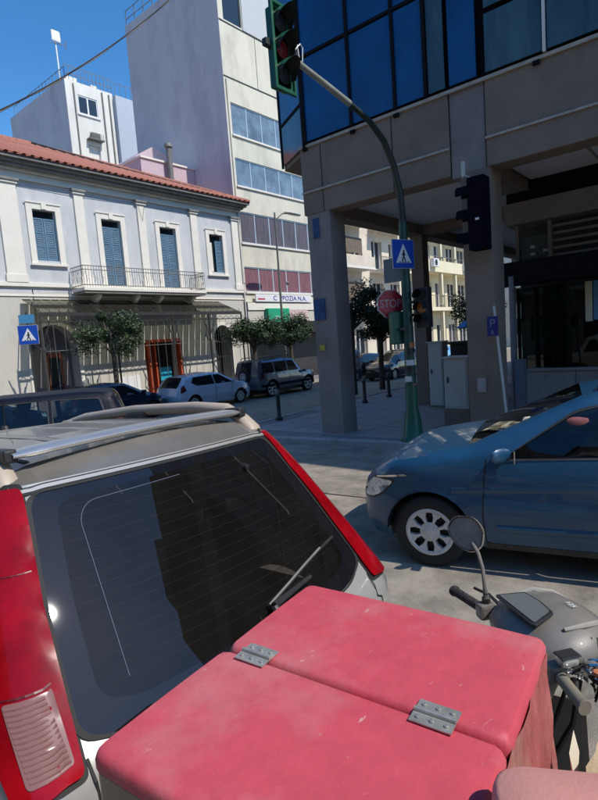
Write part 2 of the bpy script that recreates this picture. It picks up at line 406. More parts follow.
# tar seams and a square patch on the road
def tar(name, pts, w_):
    mbs = MB(); rows = []
    for i, p in enumerate(pts):
        d = (Vector(pts[min(i+1, len(pts)-1)])-Vector(pts[max(i-1, 0)])).normalized(); n = Vector((-d.y, d.x))*w_*(.6+.5*abs(sin(i*2.3)))
        rows.append([(p[0]+n.x, p[1]+n.y, gz(*p)+.004), (p[0]-n.x, p[1]-n.y, gz(*p)+.004)])
    mbs.grid(rows); tag(mbs.build(name, M['asph_line']), kind='structure')
tar('tar_seam', [(2.2+.35*k+.05*sin(k*1.9), 1.35-.30*k+.06*sin(k*2.7)) for k in range(9)], .012)
tar('tar_seam', [(3.2+.3*k+.07*sin(k*1.3), 5.3+.25*sin(k*.9)+.18*k) for k in range(12)], .014)
tar('tar_seam', [(5.4+.04*sin(k*2.1), 3.2+.5*k) for k in range(14)], .012)
tp_ = MB().add([(x, y, gz(x, y)+.004) for x, y in ((4.9, 6.3), (6.2, 6.0), (6.5, 7.4), (5.2, 7.7))], [(0, 1, 2, 3)]); tag(tp_.build('road_patch', mat('patch', (.13,.115,.10), .9, var=.3, scale=5, bump=.5)), kind='structure')

# ------------------------------------------------------------------ facades
def fac(mb, outline, holes, y, d=.25, axis='Y'):
    """wall face with real openings and reveals; axis Y: a=X, b=Z, face at Y=y, reveals go to y+d"""
    S = (lambda a, b: (a, y, b)) if axis == 'Y' else (lambda a, b: (y, a, b))
    S2 = (lambda a, b: (a, y+d, b)) if axis == 'Y' else (lambda a, b: (y+d, a, b))
    panel(mb, outline, S, holes, step=1e3, edge=1e3)
    for h in holes:
        n = len(h); mb.add([S(*p) for p in h]+[S2(*p) for p in h], [(i, (i+1) % n, n+(i+1) % n, n+i) for i in range(n)])
def rect(a, b, c, d): return [(a, c), (b, c), (b, d), (a, d)]
def arch(cx, hw, z0, zs, zt, n=12):
    return [(cx-hw, z0), (cx+hw, z0)] + [(cx+hw*cos(pi*k/n), zs+(zt-zs)*sin(pi*k/n)) for k in range(n+1)]

# ---- pale blue two-storey house with a tiled roof
R = wroot('corner_house', (14, 22, -.3), 'pale blue-grey two storey house with cream pilasters, balcony and red tiled roof', 'house')
YN = 22.0
W = [(10.21, 11.14, 6.06, 8.07, 0), (13.20, 14.15, 4.90, 8.05, 1), (16.27, 17.22, 4.90, 8.05, 1), (19.40, 20.32, 6.06, 8.03, 2)]
holes = [rect(a, b, c, d) for a, b, c, d, k in W] + [rect(7.1, 8.03, 6.06, 8.07)]
mb = MB(); fac(mb, rect(3, 21.55, 4.75, 9.2), holes, YN)
mb.box(3, 21.55, YN+.26, 33, 4.7, 9.8); mb.build('upper_wall', M['neo_wall'], R)
A1 = arch(10.46, .98, -.28, 2.45, 3.45); A2 = arch(19.76, .62, -.28, 2.55, 3.22)
mb = MB(); fac(mb, rect(3, 21.55, -.32, 4.75), [A1, A2, rect(14.75, 16.95, -.28, 2.5)], YN-.02, .9)
mb.build('ground_floor_wall', M['neo_base'], R)
mb = MB().box(3, 21.5, YN+.9, YN+1.0, -.32, 4.6); mb.build('inner_wall', M['interior'], R)
mb = MB()   # plaster mouldings over the whole front
for z0, z1, p in ((9.13, 9.24, .10), (9.24, 9.42, .05), (9.42, 9.52, .20), (4.98, 5.14, .10), (4.60, 4.68, .06)):
    mb.box(2.9, 21.6+p*.5, YN-p, YN-.003, z0, z1)
mb.build('moulding', M['neo_trim'], R, bevel=.012)
mb = MB()
for a, b in ((8.95, 9.68), (12.02, 12.44), (15.10, 15.50), (18.22, 18.64), (21.06, 21.53)):
    mb = MB(); mb.box(a, b, YN-.09, YN-.003, 5.14, 8.93); mb.box(a-.05, b+.05, YN-.12, YN-.003, 5.14, 5.45)
    mb.box(a-.06, b+.06, YN-.15, YN-.004, 8.93, 9.03); mb.build('pilaster', M['neo_trim'], R, bevel=.01)
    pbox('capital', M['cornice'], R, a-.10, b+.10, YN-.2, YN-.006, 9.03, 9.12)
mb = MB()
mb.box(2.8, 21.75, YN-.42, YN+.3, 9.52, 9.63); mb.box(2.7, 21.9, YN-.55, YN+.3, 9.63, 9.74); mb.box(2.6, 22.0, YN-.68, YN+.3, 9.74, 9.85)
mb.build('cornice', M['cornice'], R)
# hipped roof
mb = MB(); e = .74; ye, zr = YN-e, 12.70
mb.add([(2.5, ye, 9.86), (22.05, ye, 9.86), (22.05, 33.5, 9.86), (2.5, 33.5, 9.86), (7.0, 27.3, zr), (12.8, 27.3, zr)],
       [(0, 1, 5, 4), (1, 2, 5), (2, 3, 4, 5), (3, 0, 4)])
rf = mb.build('roof', M['rooftile'], R)
for sx in range(60):      # rolls of tile running up the slope
    x = 2.7+sx*.325
    f_ = 1.0 if 7.0 <= x <= 12.8 else ((x-2.5)/4.5 if x < 7 else (22.05-x)/9.25)
    f_ = max(f_, .02); ex = x + 0
    piece('tile_roll', 'roll', lambda: MB().tube([(0, 0, 0), (0, 1, 0)], .055, n=6, cap=False), M['rooftile'], rf,
          (x, ye, 9.88), (atan2(zr-9.86, 27.3-ye), 0, 0), (1.6, hypot(27.3-ye, zr-9.86)*f_, 1))
mb = MB().tube([(2.6, ye, 9.93), (7.0, 27.3, zr+.04), (12.8, 27.3, zr+.04), (22.0, ye+.02, 9.93)], .09, n=6); mb.build('ridge', M['rooftile'], R)
mb = MB().tube([(12.9, 26.9, 12.62), (15.5, 24.6, 11.50), (17.5, 23.4, 10.92), (20.2, 22.3, 10.38)], .05, n=6); mb.build('roof_cable', M['iron'], R)
# windows
for i, (a, b, c, d, kind) in enumerate(W):
    mb = MB(); t = .24
    mb.box(a-t, a-.003, YN-.06, YN-.002, c-(.12 if kind != 1 else 0), d+t); mb.box(b+.003, b+t, YN-.06, YN-.002, c-(.12 if kind != 1 else 0), d+t)
    mb.box(a-.003, b+.003, YN-.06, YN-.002, d+.003, d+t); mb.box((a+b)/2-.10, (a+b)/2+.10, YN-.11, YN-.061, d+.02, d+t+.07)
    mb.box(a-t-.04, b+t+.04, YN-.10, YN-.061, d+t, d+t+.05)
    fr = mb.build('window_frame', M['neo_trim'], R, bevel=.008)
    if kind != 1: pbox('sill', M['neo_trim'], fr, a-t-.06, b+t+.06, YN-.13, YN-.062, c-.22, c-.12, bevel=.01)
    pbox('pane', M['dark_glass'], fr, a, b, YN+.2, YN+.23, c, d)
    mid = (a+b)/2
    leaves = [(a+.02, mid-.01), (mid+.01, b-.02)] if kind != 2 else [(mid+.02, b-.02)]
    dd = d-.30
    for la, lb in leaves:
        mb = MB(); y0 = YN+.10
        mb.box(la, la+.06, y0, y0+.04, c+.03, dd); mb.box(lb-.06, lb, y0, y0+.04, c+.03, dd)
        nz = 3 if kind != 1 else 4
        for q in range(nz+1):
            zz = c+.03+(dd-c-.09)*q/nz; mb.box(la+.06, lb-.06, y0, y0+.04, zz, zz+.06)
        zz = c+.1
        while zz < dd-.08: mb.add([(la+.06, y0+.005, zz), (lb-.06, y0+.005, zz), (lb-.06, y0+.035, zz+.05), (la+.06, y0+.035, zz+.05)], [(0, 1, 2, 3)]); zz += .055
        mb.build('shutter', M['shutter'], fr)
    if kind == 2: pbox('curtain', M['neo_trim'], fr, a+.04, a+.27, YN+.12, YN+.15, c+.05, dd-.1)
# service cables and rain pipe clipped to the house front
MB().tube([(8.0, YN-.115, 9.05), (12.0, YN-.125, 8.98), (15.1, YN-.12, 9.04), (15.3, YN-.15, 8.2), (15.5, YN-.12, 9.03), (21.4, YN-.12, 9.0)], .012, n=5).build('facade_cable', M['iron'], R)
MB().tube([(21.62, YN-.08, 9.4), (21.62, YN-.08, .2)], .045, n=8).build('rain_pipe', M['cabinet'], R)
MB().tube([(9.85, YN-.04, 4.9), (9.85, YN-.04, 3.4), (12.4, YN-.05, 3.6), (14.3, YN-.04, 3.5)], .014, n=5).build('facade_cable', M['iron'], R)
# balcony
bx0, bx1, by = 11.45, 17.95, 20.85
bal = pbox('balcony', M['neo_trim'], R, bx0, bx1, by, YN-.11, 4.76, 4.90, bevel=.02)
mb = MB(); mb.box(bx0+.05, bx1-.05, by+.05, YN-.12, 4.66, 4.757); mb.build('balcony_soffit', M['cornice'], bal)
for x in (12.2, 14.1, 15.4, 17.3):
    MB().prism_y([(0, 0), (.0, .5), (0.05, .5)], 0, .16)
    mbb = MB(); mbb.add([(x, YN-.1, 4.1), (x, YN-.1, 4.65), (x, by+.3, 4.65), (x, by+.3, 4.55), (x+.18, YN-.1, 4.1), (x+.18, YN-.1, 4.65), (x+.18, by+.3, 4.65), (x+.18, by+.3, 4.55)],
        [(0, 1, 2, 3), (7, 6, 5, 4), (0, 3, 7, 4), (0, 4, 5, 1), (3, 2, 6, 7)]); mbb.build('bracket', M['neo_trim'], bal)
mb = MB()
path = [(bx0+.05, YN-.1), (bx0+.05, by+.05), (bx1-.05, by+.05), (bx1-.05, YN-.1)]
for (a, b), (c, d) in zip(path, path[1:]):
    for z in (5.0, 5.62, 5.78): mb.tube([(a, b, z), (c, d, z)], .018, n=5)
    L_ = hypot(c-a, d-b); n = int(L_/.12)
    for k in range(n+1):
        x, y = a+(c-a)*k/n, b+(d-b)*k/n
        mb.tube([(x, y, 4.9), (x, y, 5.78)], .009, n=4, cap=False)
        if k % 3 == 1: mb.tube([(x, y, 5.1), (x+.05*(c != a), y+.05*(d != b), 5.25), (x, y, 5.4), (x-.05*(c != a), y-.05*(d != b), 5.5), (x, y, 5.6)], .008, n=4, cap=False)
mb.build('railing', M['iron_grey'], bal, stuff=True)
# glazed iron canopy and screen over the pavement
CN = wroot('iron_canopy', (14.5, 20.3, -.3), 'long glazed iron canopy and barred screen along the front of the pale blue house', 'canopy')
x = 9.3
while x < 19.5:
    mb = MB(); mb.add([(x+.02, 20.28, 3.80), (x+.36, 20.28, 3.80), (x+.36, YN-.14, 4.46), (x+.02, YN-.14, 4.46), (x+.02, 20.28, 3.815), (x+.36, 20.28, 3.815), (x+.36, YN-.14, 4.475), (x+.02, YN-.14, 4.475)],
        [(0, 1, 2, 3), (7, 6, 5, 4), (0, 4, 5, 1)]); mb.build('canopy_pane', glass('canopy_pane', (.34,.34,.25), refl=(.22,.22,.18), smudge=.10), CN); x += .38
mb = MB(); mb.box(9.2, 19.6, 20.2, 20.3, 3.66, 3.80); mb.box(9.2, 19.6, 20.22, 20.28, 3.42, 3.46)
x = 9.2
while x < 19.7:
    mb.box(x, x+.04, 20.26, YN-.15, 3.79, 3.80); mb.tube([(x, 20.24, 3.46), (x+.19, 20.24, 3.6), (x+.38, 20.24, 3.46)], .012, n=4); mb.tube([(x, 20.22, 3.8), (x, 20.22, 3.95)], .012, n=4); x += .38
mb.build('canopy_frame', M['iron'], CN)
mb = MB(); x = 9.25
while x < 20.6:
    mb.tube([(x, 20.25, -.29), (x, 20.25, 3.42 if x < 19.6 else 2.3)], .008, n=4, cap=False); x += .42
for z in (.15, 2.35): mb.tube([(9.2, 20.25, z), (20.6, 20.25, z)], .014, n=4)
mb.build('iron_bars', M['iron_grey'], CN, stuff=True)
for x in (9.2, 12.3, 15.2, 17.4, 19.6):
    mb = MB(); mb.box(x-.03, x+.03, 20.22, 20.28, -.29, 3.66)
    for s_ in (-1, 1):
        mb.tube([(x, 20.25, 2.3), (x+s_*.28, 20.25, 2.6), (x+s_*.2, 20.25, 3.0), (x+s_*.36, 20.25, 3.5)], .025, n=5)
        mb.tube([(x+s_*.18, 20.25, 2.5), (x+s_*.1, 20.25, 2.8), (x+s_*.22, 20.25, 3.2)], .02, n=5)
    mb.build('canopy_post', M['iron'], CN)
# doorways
for (cx, hw, zs, zt) in ((10.46, .98, 2.45, 3.45), (19.76, .62, 2.55, 3.22)):
    n = 14; mb = MB(); rows = []
    for k in range(n+1):
        an = pi*k/n; rows.append([(cx+(hw+q)*cos(an), YN-.06, zs+(zt-zs+q)*sin(an)) for q in (.0, .16)]+[(cx+(hw+.16)*cos(an), YN-.02, zs+(zt-zs+.16)*sin(an))])
    mb.grid(rows); mb.box(cx-hw-.16, cx-hw, YN-.06, YN-.021, -.25, zs); mb.box(cx+hw, cx+hw+.16, YN-.06, YN-.021, -.25, zs)
    mb.build('arch_surround', M['neo_trim'], R)
lil = mat('vestibule', (.17, .15, .155), .8, var=.15)
pbox('vestibule_wall', lil, R, 9.5, 11.4, YN+.62, YN+.7, -.28, 3.4)
d_ = pbox('door', mat('door_wood', (.16,.05,.03), .6, var=.3), R, 10.3, 11.0, YN+.55, YN+.61, -.28, 2.3); pbox('door_glass', M['dark_glass'], d_, 10.42, 10.88, YN+.53, YN+.548, .6, 2.1)
g_ = MB()
for k in range(7): g_.box(19.2+k*.17, 19.23+k*.17, YN+.1, YN+.13, -.28, 3.0)
for z in (.6, 1.5, 2.3): g_.box(19.15, 20.36, YN+.131, YN+.15, z, z+.05)
g_.build('grille_gate', M['iron'], R)
ent = MB(); ent.box(14.86, 14.98, YN-.1, YN+.3, -.28, 2.5); ent.box(16.72, 16.84, YN-.1, YN+.3, -.28, 2.5); ent.box(14.86, 16.84, YN-.1, YN+.3, 2.5, 2.62); ent.box(15.25, 15.32, YN-.1, YN+.3, -.28, 2.5)
ent.build('entrance_frame', M['orange'], R)
pbox('entrance_screen', M['cyan'], R, 15.75, 16.4, YN+.3, YN+.36, .6, 1.25)
pbox('notice_board', M['sign_white'], R, 13.0, 14.3, YN-.1, YN-.03, .3, 1.0)

# ---- tall cream office block with a blank side wall tinted lavender as shade
T = wroot('office_block', (25.5, 22.1, -.3), 'tall cream office block with ribbon windows and a blank shaded side wall', 'building')
YT, X0, X1, ZT = 22.1, 21.6, 29.6, 22.6
rows_ = [(13.75, 15.45), (11.0, 12.5), (7.85, 9.58), (5.08, 6.5)]
hs = [rect(X0+.35, X1-.3, a, b) for a, b in rows_] + [rect(X0+.35, X0+1.75, 19.75, 22.0)]
mb = MB(); fac(mb, rect(X0, X1, 4.5, ZT), hs, YT, .22); mb.box(X0+.002, X1, YT+.23, YT+8, 4.5, ZT-.01)
mb.build('front_wall', M['cream'], T)
mb = MB(); mb.box(X0-.02, X0, YT+.002, 30.6, -.3, ZT+.1); mb.box(X0, X1, 30.5, 30.6, -.3, ZT); mb.box(X0, X0+.01, YT, YT+.03, -.3, 4.5); mb.build('side_wall', M['shaded_wall'], T)
for z in (16.72, 19.6): pbox('ledge_shadow', M['iron'], T, X0, X1, YT-.03, YT-.002, z, z+.05)
for x in (24.3, 27.3): pbox('panel_joint', M['iron'], T, x, x+.03, YT-.012, YT-.002, 16.77, 19.6)
pbox('top_panel', mat('grey_panel', (.50,.50,.50), .7, var=.05), T, X0+1.8, X1, YT-.05, YT-.004, 19.66, 22.3)
pbox('top_window', M['dark_glass'], T, X0+.35, X0+1.75, YT+.1, YT+.15, 19.75, 22.0)
for r_, (a, b) in enumerate(rows_):
    n = 6; wd = (X1-.3-X0-.35)/n
    for k in range(n):
        xa = X0+.35+k*wd; mb = MB(); t = .035
        mb.box(xa, xa+t, YT+.06, YT+.11, a, b); mb.box(xa+wd-t, xa+wd, YT+.061, YT+.11, a, b); mb.box(xa+t, xa+wd-t, YT+.06, YT+.11, a, a+.06); mb.box(xa+t, xa+wd-t, YT+.06, YT+.11, b-.06, b)
        wn = mb.build('window', M['alu'], T)
        gm = M['win_glass'] if r_ < 2 else (M['curtain_dark'] if r_ == 2 or k in (0, 1) else M['curtain'])
        if r_ >= 2: gm = M['curtain_dark'] if r_ == 2 else M['curtain']
        pbox('pane', gm, wn, xa+t, xa+wd-t, YT+.08, YT+.09, a+.06, b-.06)
    pbox('sill', M['neo_trim'], T, X0+.3, X1-.25, YT-.09, YT-.002, a-.1, a-.005)
for (x, z) in ((26.4, 17.6),):
    ac = pbox('air_conditioner', M['sign_white'], T, x, x+.85, YT-.36, YT-.03, z, z+.6, bevel=.03); MB().lathe([(.02, YT-.365), (.22, YT-.365), (.23, YT-.38), (.02, YT-.38)], 14, Matrix.Translation((x+.33, 0, z+.3))).build('fan_grille', M['iron'], ac)
MB().tube([(21.75, YT-.05, 16.6), (21.75, YT-.05, 4.6)], .04, n=8).build('rain_pipe', M['cream'], T)
mb = MB(); mb.box(X0+.3, X1, YT+.05, YT+.12, -.3, 4.49); mb.build('shop_front', mat('shop_dark', (.04,.035,.035), .5, var=.4, scale=2), T)
pbox('shop_awning', mat('awn_dark', (.018,.02,.018), .8), T, 22.0, X1, 20.9, YT-.13, 2.55, 3.25)
fs = pbox('fascia', M['neo_trim'], T, X0+.2, X1, YT-.18, YT-.003, 4.02, 4.45)
pbox('fascia', M['neo_base'], T, X0+.2, X1, YT-.12, YT-.003, 3.3, 4.0)
sg = pbox('shop_sign', M['sign_white'], T, 22.45, 27.6, YT-.26, YT-.181, 4.50, 4.93, bevel=.02)
text('lettering', 'C  PPOZIA N.A.', .40, M['text_blue'], sg, (25.5, YT-.268, 4.715), (pi/2, 0, 0), .006, sx=1.15)
pbox('sign_stripe', M['text_red'], sg, 22.6, 23.2, YT-.27, YT-.262, 4.62, 4.70)
gs = pbox('green_sign', M['awn_green'], T, 23.2, 25.1, YT-.45, YT-.13, 3.25, 4.1, bevel=.02)
text('lettering', 'SALE', .28, M['sign_white'], gs, (24.1, YT-.458, 3.55), (pi/2, 0, 0), .005)
pbox('pink_sign', mat('pale_pink', (.62,.45,.42), .7), T, 25.35, 27.2, YT-.2, YT-.13, 3.4, 4.0)
mb = MB()
for a, b, c, d in ((X0+.05, YT+.05, X0+.05, 30.5), (X0+.05, YT+.05, X1, YT+.05)):
    n = int(hypot(c-a, d-b)/.9)
    for k in range(n+1): x, y = a+(c-a)*k/n, b+(d-b)*k/n; mb.tube([(x, y, ZT), (x, y, ZT+1.0)], .03, n=5)
    for z in (.5, 1.0): mb.tube([(a, b, ZT+z), (c, d, ZT+z)], .025, n=5)
mb.build('roof_railing', M['iron_grey'], T)
# low lavender annex with chimney between the house and the block
AX = wroot('annex', (20.5, 26, -.3), 'low lavender plastered annex with a flue behind the red tiled roof', 'building')
mb = MB(); mb.prism_y([(19.3, 5), (21.55, 5), (21.55, 14.0), (20.6, 14.35), (19.3, 13.5)], 27.6, 30.4); mb.box(17.9, 21.55, 25.2, 27.6, 5, 12.5); mb.build('wall', mat('pink_lav', (.56,.42,.44), .9, var=.1, dirt=(.5,.45,.48)), AX)
pbox('wall_cap', M['neo_trim'], AX, 17.85, 21.56, 25.12, 27.62, 12.502, 12.6)
mb = MB().tube([(19.6, 24.9, 11), (19.6, 24.9, 13.3)], .16, n=10).tube([(19.6, 24.9, 13.3), (19.6, 24.9, 13.5)], [.24, .2], n=10); mb.build('flue', M['iron_grey'], AX, smooth=True)

# ---- white block far behind
B = wroot('white_block', (24, 40, -.3), 'white apartment block with a narrow sunlit front, beyond the tiled roof', 'building')
yb = 40.0
mb = MB(); fac(mb, rect(22.3, 26.3, 0, 23.2), [rect(23.25, 24.85, 20.9, 22.3), rect(23.7, 24.7, 17.6, 18.7)], yb, .2); mb.box(22.302, 26.3, yb+.21, 49.8, 0, 23.19)
mb.build('wall', M['white_wall'], B)
mb = MB().box(22.28, 22.299, yb+.01, 49.8, 0, 23.3); mb.build('side_wall', M['shaded_wall'], B)  # shaded copy of the white wall laid over this side
for k in range(2):
    xa = 23.25+k*.8; wn = MB().box(xa, xa+.06, yb+.05, yb+.1, 20.9, 22.3).box(xa+.74, xa+.8, yb+.051, yb+.1, 20.9, 22.3).box(xa+.06, xa+.74, yb+.05, yb+.1, 20.9, 21).box(xa+.06, xa+.74, yb+.05, yb+.1, 22.2, 22.3).build('window', M['sign_white'], B)
    pbox('pane', M['dark_glass'], wn, xa+.06, xa+.74, yb+.08, yb+.09, 21, 22.2)
pbox('sill', M['sign_white'], B, 23.1, 25.0, yb-.1, yb-.002, 20.78, 20.89)
mb = MB().box(23.6, 24.9, yb-.5, yb-.002, 19.0, 19.08)
for k in range(8): mb.box(23.65+k*.16, 23.68+k*.16, yb-.5, yb-.47, 19.08, 19.5)
mb.box(23.9, 24.6, yb-.4, yb-.1, 19.1, 19.55); mb.build('service_balcony', M['iron_grey'], B)
for x in (22.9, 25.3, 25.9): pbox('downpipe', M['iron_grey'], B, x, x+.08, yb-.1, yb-.003, 12, 23)
mb = MB(); yy = yb+.1
for k in range(13): mb.tube([(22.4+k*.33, yy, 23.2), (22.4+k*.33, yy, 24.3)], .022, n=4)
for k in range(16): mb.tube([(22.4, yy+k*.6, 23.2), (22.4, yy+k*.6, 24.1)], .022, n=4)
for z in (23.7, 24.3): mb.tube([(22.4, yy, z), (26.4, yy, z)], .025, n=4)
mb.tube([(22.4, yy, 24.1), (22.4, yy+9, 24.1)], .025, n=4); mb.build('roof_railing', M['iron_grey'], B)
mb = MB().box(23.0, 23.9, 41, 41.9, 23.2, 24.0).box(25.1, 25.6, 41, 41.5, 23.2, 23.9); mb.build('roof_tank', M['white_wall'], B)
an = wroot('roof_antenna', (22.8, 41.5, 23.2), 'white dish antenna on a mast on the roof of the white block', 'antenna')
MB().tube([(22.8, 41.5, 23.2), (22.75, 41.5, 27.0)], .06, n=6).build('mast', M['sign_white'], an)
MB().box(22.4, 23.1, 41.3, 41.4, 26.5, 27.3).build('dish', M['sign_white'], an, bevel=.1)
MB().tube([(22.2, 41.4, 26.3), (23.6, 41.4, 26.5)], .03, n=5).tube([(23.5, 41.4, 26.1), (23.5, 41.4, 26.8)], .03, n=5).build('aerial_rods', M['iron_grey'], an)
B2 = wroot('pale_block', (25.5, 36, -.3), 'narrow pale block squeezed between the white block and the office block', 'building')
mb = MB().box(26.32, 34, 39.6, 50, 0, 23.0); mb.build('wall', mat('shaded_white_wall', (.42,.46,.52), .9, var=.05), B2)  # shade on a whitish wall put into the bluish base colour
mb = MB()
for k in range(8): mb.tube([(26.4+k*.5, 39.7, 23.0), (26.4+k*.5, 39.7, 24.0)], .022, n=4)
mb.tube([(26.4, 39.7, 24.0), (30, 39.7, 24.0)], .022, n=4); mb.build('roof_railing', M['iron_grey'], B2)

# ---- far street fronts seen through the arcade
P = wroot('pink_apartments', (35.5, 22, -.3), 'sunlit pinkish apartment building with recessed balconies seen through the arcade', 'building')
hs = []
for z in (.2, 3.7, 6.9, 10.1):
    for x in (30.4, 33.2, 36.0, 38.6): hs.append(rect(x, x+1.5, z+.3, z+2.4))
mb = MB(); fac(mb, rect(29.7, 41, -.3, 12.9), hs, 22.3, .5); mb.box(29.7, 41, 22.81, 32, -.3, 12.9); mb.build('wall', M['pink_wall'], P)
for h in hs:
    a, b, c, d = h[0][0], h[1][0], h[0][1], h[2][1]
    wn = MB().box(a, a+.08, 22.5, 22.6, c, d).box(b-.08, b, 22.5, 22.6, c, d).box((a+b)/2-.04, (a+b)/2+.04, 22.5, 22.6, c, d).build('window', M['sign_white'], P)
    pbox('pane', M['dark_glass'], wn, a+.08, b-.08, 22.62, 22.66, c, d)
for z in (3.7, 6.9, 10.1):
    for x in (29.9, 35.6):
        bl = pbox('balcony', M['neo_trim'], P, x, x+4.6, 21.1, 22.3, z-.05, z+.12)
        mb = MB().box(x, x+4.6, 21.1, 21.16, z+.12, z+.85) if x < 33 else MB()
        if x > 33:
            for k in range(30): mb.tube([(x+k*.155, 21.14, z+.12), (x+k*.155, 21.14, z+1.0)], .014, n=4, cap=False)
            mb.tube([(x, 21.14, z+1.0), (x+4.6, 21.14, z+1.0)], .03, n=4)
        mb.build('parapet' if x < 33 else 'railing', M['pink_wall'] if x < 33 else M['iron_grey'], bl)
    pbox('dark_recess', mat('recess_shade', (.16,.12,.09), .8, var=.3, scale=4), P, 31.0, 34.0, 21.9, 22.0, z+1.2, z+2.3)  # flat dark boxes standing for shaded recesses on the front
Q = wroot('cream_apartments', (50, 22, -.3), 'bright cream apartment building with long balconies, farthest along the side street', 'building')
hs = []
for z in (.2, 4.1, 7.5, 10.9):
    for k in range(7): hs.append(rect(41.9+k*2.6, 43.7+k*2.6, z+.2, z+2.4))
mb = MB(); fac(mb, rect(41.2, 60, -.3, 14), hs, 22.5, .4); mb.box(41.2, 60, 22.91, 34, -.3, 14); mb.build('wall', M['far_cream'], Q)
for i, h in enumerate(hs):
    a, b, c, d = h[0][0], h[1][0], h[0][1], h[2][1]
    wn = MB().box(a, a+.1, 22.6, 22.7, c, d).box(b-.1, b, 22.6, 22.7, c, d).box((a+b)/2-.05, (a+b)/2+.05, 22.6, 22.7, c, d).build('window', M['sign_white'], Q)
    pbox('pane', M['dark_glass'] if i % 3 else M['curtain_dark'], wn, a+.1, b-.1, 22.72, 22.76, c, d)
for z in (4.1, 7.5, 10.9):
    bl = pbox('balcony', M['far_cream'], Q, 41.5, 59.5, 21.2, 22.5, z-.25, z+.05)
    if z > 5: pbox('parapet', M['far_cream'], bl, 41.5, 59.5, 21.2, 21.28, z+.052, z+.75)
    mb = MB()
    for k in range(60): mb.tube([(41.6+k*.3, 21.24, z+(.75 if z > 5 else .05)), (41.6+k*.3, 21.24, z+1.1)], .02, n=4, cap=False)
    mb.tube([(41.5, 21.24, z+1.1), (59.5, 21.24, z+1.1)], .035, n=4); mb.build('railing', M['iron_grey'], bl)
    for k in range(6): pbox('balcony_post', M['far_cream'], bl, 43+k*3, 43.3+k*3, 21.3, 21.6, z-3.1, z-.255)
for i, x in enumerate((43.6, 50.5)):
    ac = pbox('air_conditioner', M['sign_white'], Q, x, x+1.0, 20.8, 21.19, 7.6, 8.3, bevel=.03)
    MB().lathe([(.02, 20.795), (.26, 20.795), (.27, 20.78), (.02, 20.78)], 14, Matrix.Translation((x+.4, 0, 7.95))).build('fan_grille', M['iron'], ac)
# end of the street
mb = MB().box(64, 80, 6, 40, -.4, 11); e_ = wroot('end_building', (72, 22, -.4), 'beige building closing the far end of the side street', 'building')
mb.build('wall', M['white_wall'], e_)
for z in (1, 4.5, 8):
    for k in range(9): pbox('window', M['dark_glass'], e_, 63.95, 63.998, 7.5+k*3, 9+k*3, z, z+1.8)

# ---- apartment block added unseen behind the viewer for panes and paintwork to reflect
AB = wroot('unseen_apartments', (-12, 0, 0), 'unseen ochre apartment block across the road, added for reflections in glass and paint', 'building')
hs = [rect(y, y+1.5, z, z+1.5) for z in (1.0, 4.2, 7.4, 10.6) for y in range(-27, 27, 3)]
mb = MB(); fac(mb, rect(-28, 28, -.1, 13.5), hs, -12, -.25, 'X'); mb.build('wall', M['apt'], AB)
MB().box(-12.5, -12.3, -28, 28, -.1, 13.5).build('panes', M['dark_glass'], AB)
for z in (4.0, 7.2, 10.4): pbox('balcony', M['apt'], AB, -12, -10.9, -27, 27, z-.2, z)
pbox('pavement_strip', M['pave'], AB, -12, -8.5, -28, 28, -.1, .1)

# ------------------------------------------------------------------ corner building with the arcade
G = wroot('arcade_building', (9, 0, 0), 'brown concrete corner building with blue glass above a pillared arcade', 'building')
XF, YE = 9.0, 7.15
def pillar(x, y, m, w_=.52, l_=.58, z1=4.62):
    return MB().box(x, x+w_, y-l_, y, -.02, z1).build('pillar', m, G, bevel=.015)
pillar(XF+.02, 7.10, M['conc_pillar']); p2 = pillar(XF+.02, 3.76, M['conc'], l_=.50); pillar(13.45, 7.1, M['conc'], w_=.34, l_=.36); pillar(18.3, 7.1, M['conc'])
for x in (23.2, 28): pillar(x, 7.1, M['conc'])
for y in (.4, -3.2, -6.8): pillar(XF+.02, y, M['conc'], l_=.5)
# edge beams
MB().box(XF, XF+.45, -12, 3.30, 4.60, 5.97).build('beam', M['conc'], G, bevel=.012)
MB().box(XF, XF+.45, 3.93, YE, 4.60, 5.97).build('beam', M['conc'], G, bevel=.012)
MB().box(XF+.03, XF+.5, 3.32, 3.91, 4.55, 5.97).build('beam', M['conc_pillar'], G, bevel=.012)
MB().box(XF+.46, 34, YE-.40, YE, 4.60, 5.97).build('beam', M['conc'], G, bevel=.012)
MB().box(XF-.03, XF-.002, -12, 3.30, 5.03, 5.065).build('drip_line', M['joint'], G)
MB().box(XF-.03, XF-.002, 3.93, YE, 5.03, 5.065).build('drip_line', M['joint'], G)
MB().box(XF-.04, XF-.002, -12, YE, 5.92, 5.972).build('sill_line', M['joint'], G)
for y in (7.0, 5.82, 4.88, 2.5, -.2):   # little scuppers under the glass
    MB().box(XF-.05, XF+.02, y-.05, y+.05, 5.86, 5.919).build('scupper', M['black_frame'], G)
for y in (6.62, 5.0, 1.6, -1.5): MB().box(XF-.004, XF+.01, y, y+.02, 4.6, 5.9).build('panel_joint', M['asph_line'], G)
# floors and soffit
MB().box(XF+.46, 34, -12, YE-.41, 4.86, 5.9).build('floor_slab', M['soffit'], G)
MB().box(13.5, 13.95, 3.9, YE-.41, 4.62, 4.858).build('cross_beam', M['conc'], G)
MB().box(13.93, 34, 3.9, 4.2, 4.62, 4.858).build('cross_beam', M['conc'], G)
MB().box(XF+.46, 11.3, 3.35, 3.85, 4.62, 4.858).build('cross_beam', M['conc'], G)
for k in range(7): # panelled ceiling bays
    MB().box(XF+.6, 11.2, 3.3-1.25*(k+1)+.03, 3.3-1.25*k-.03, 4.78, 4.857).build('ceiling_panel', M['soffit'], G)
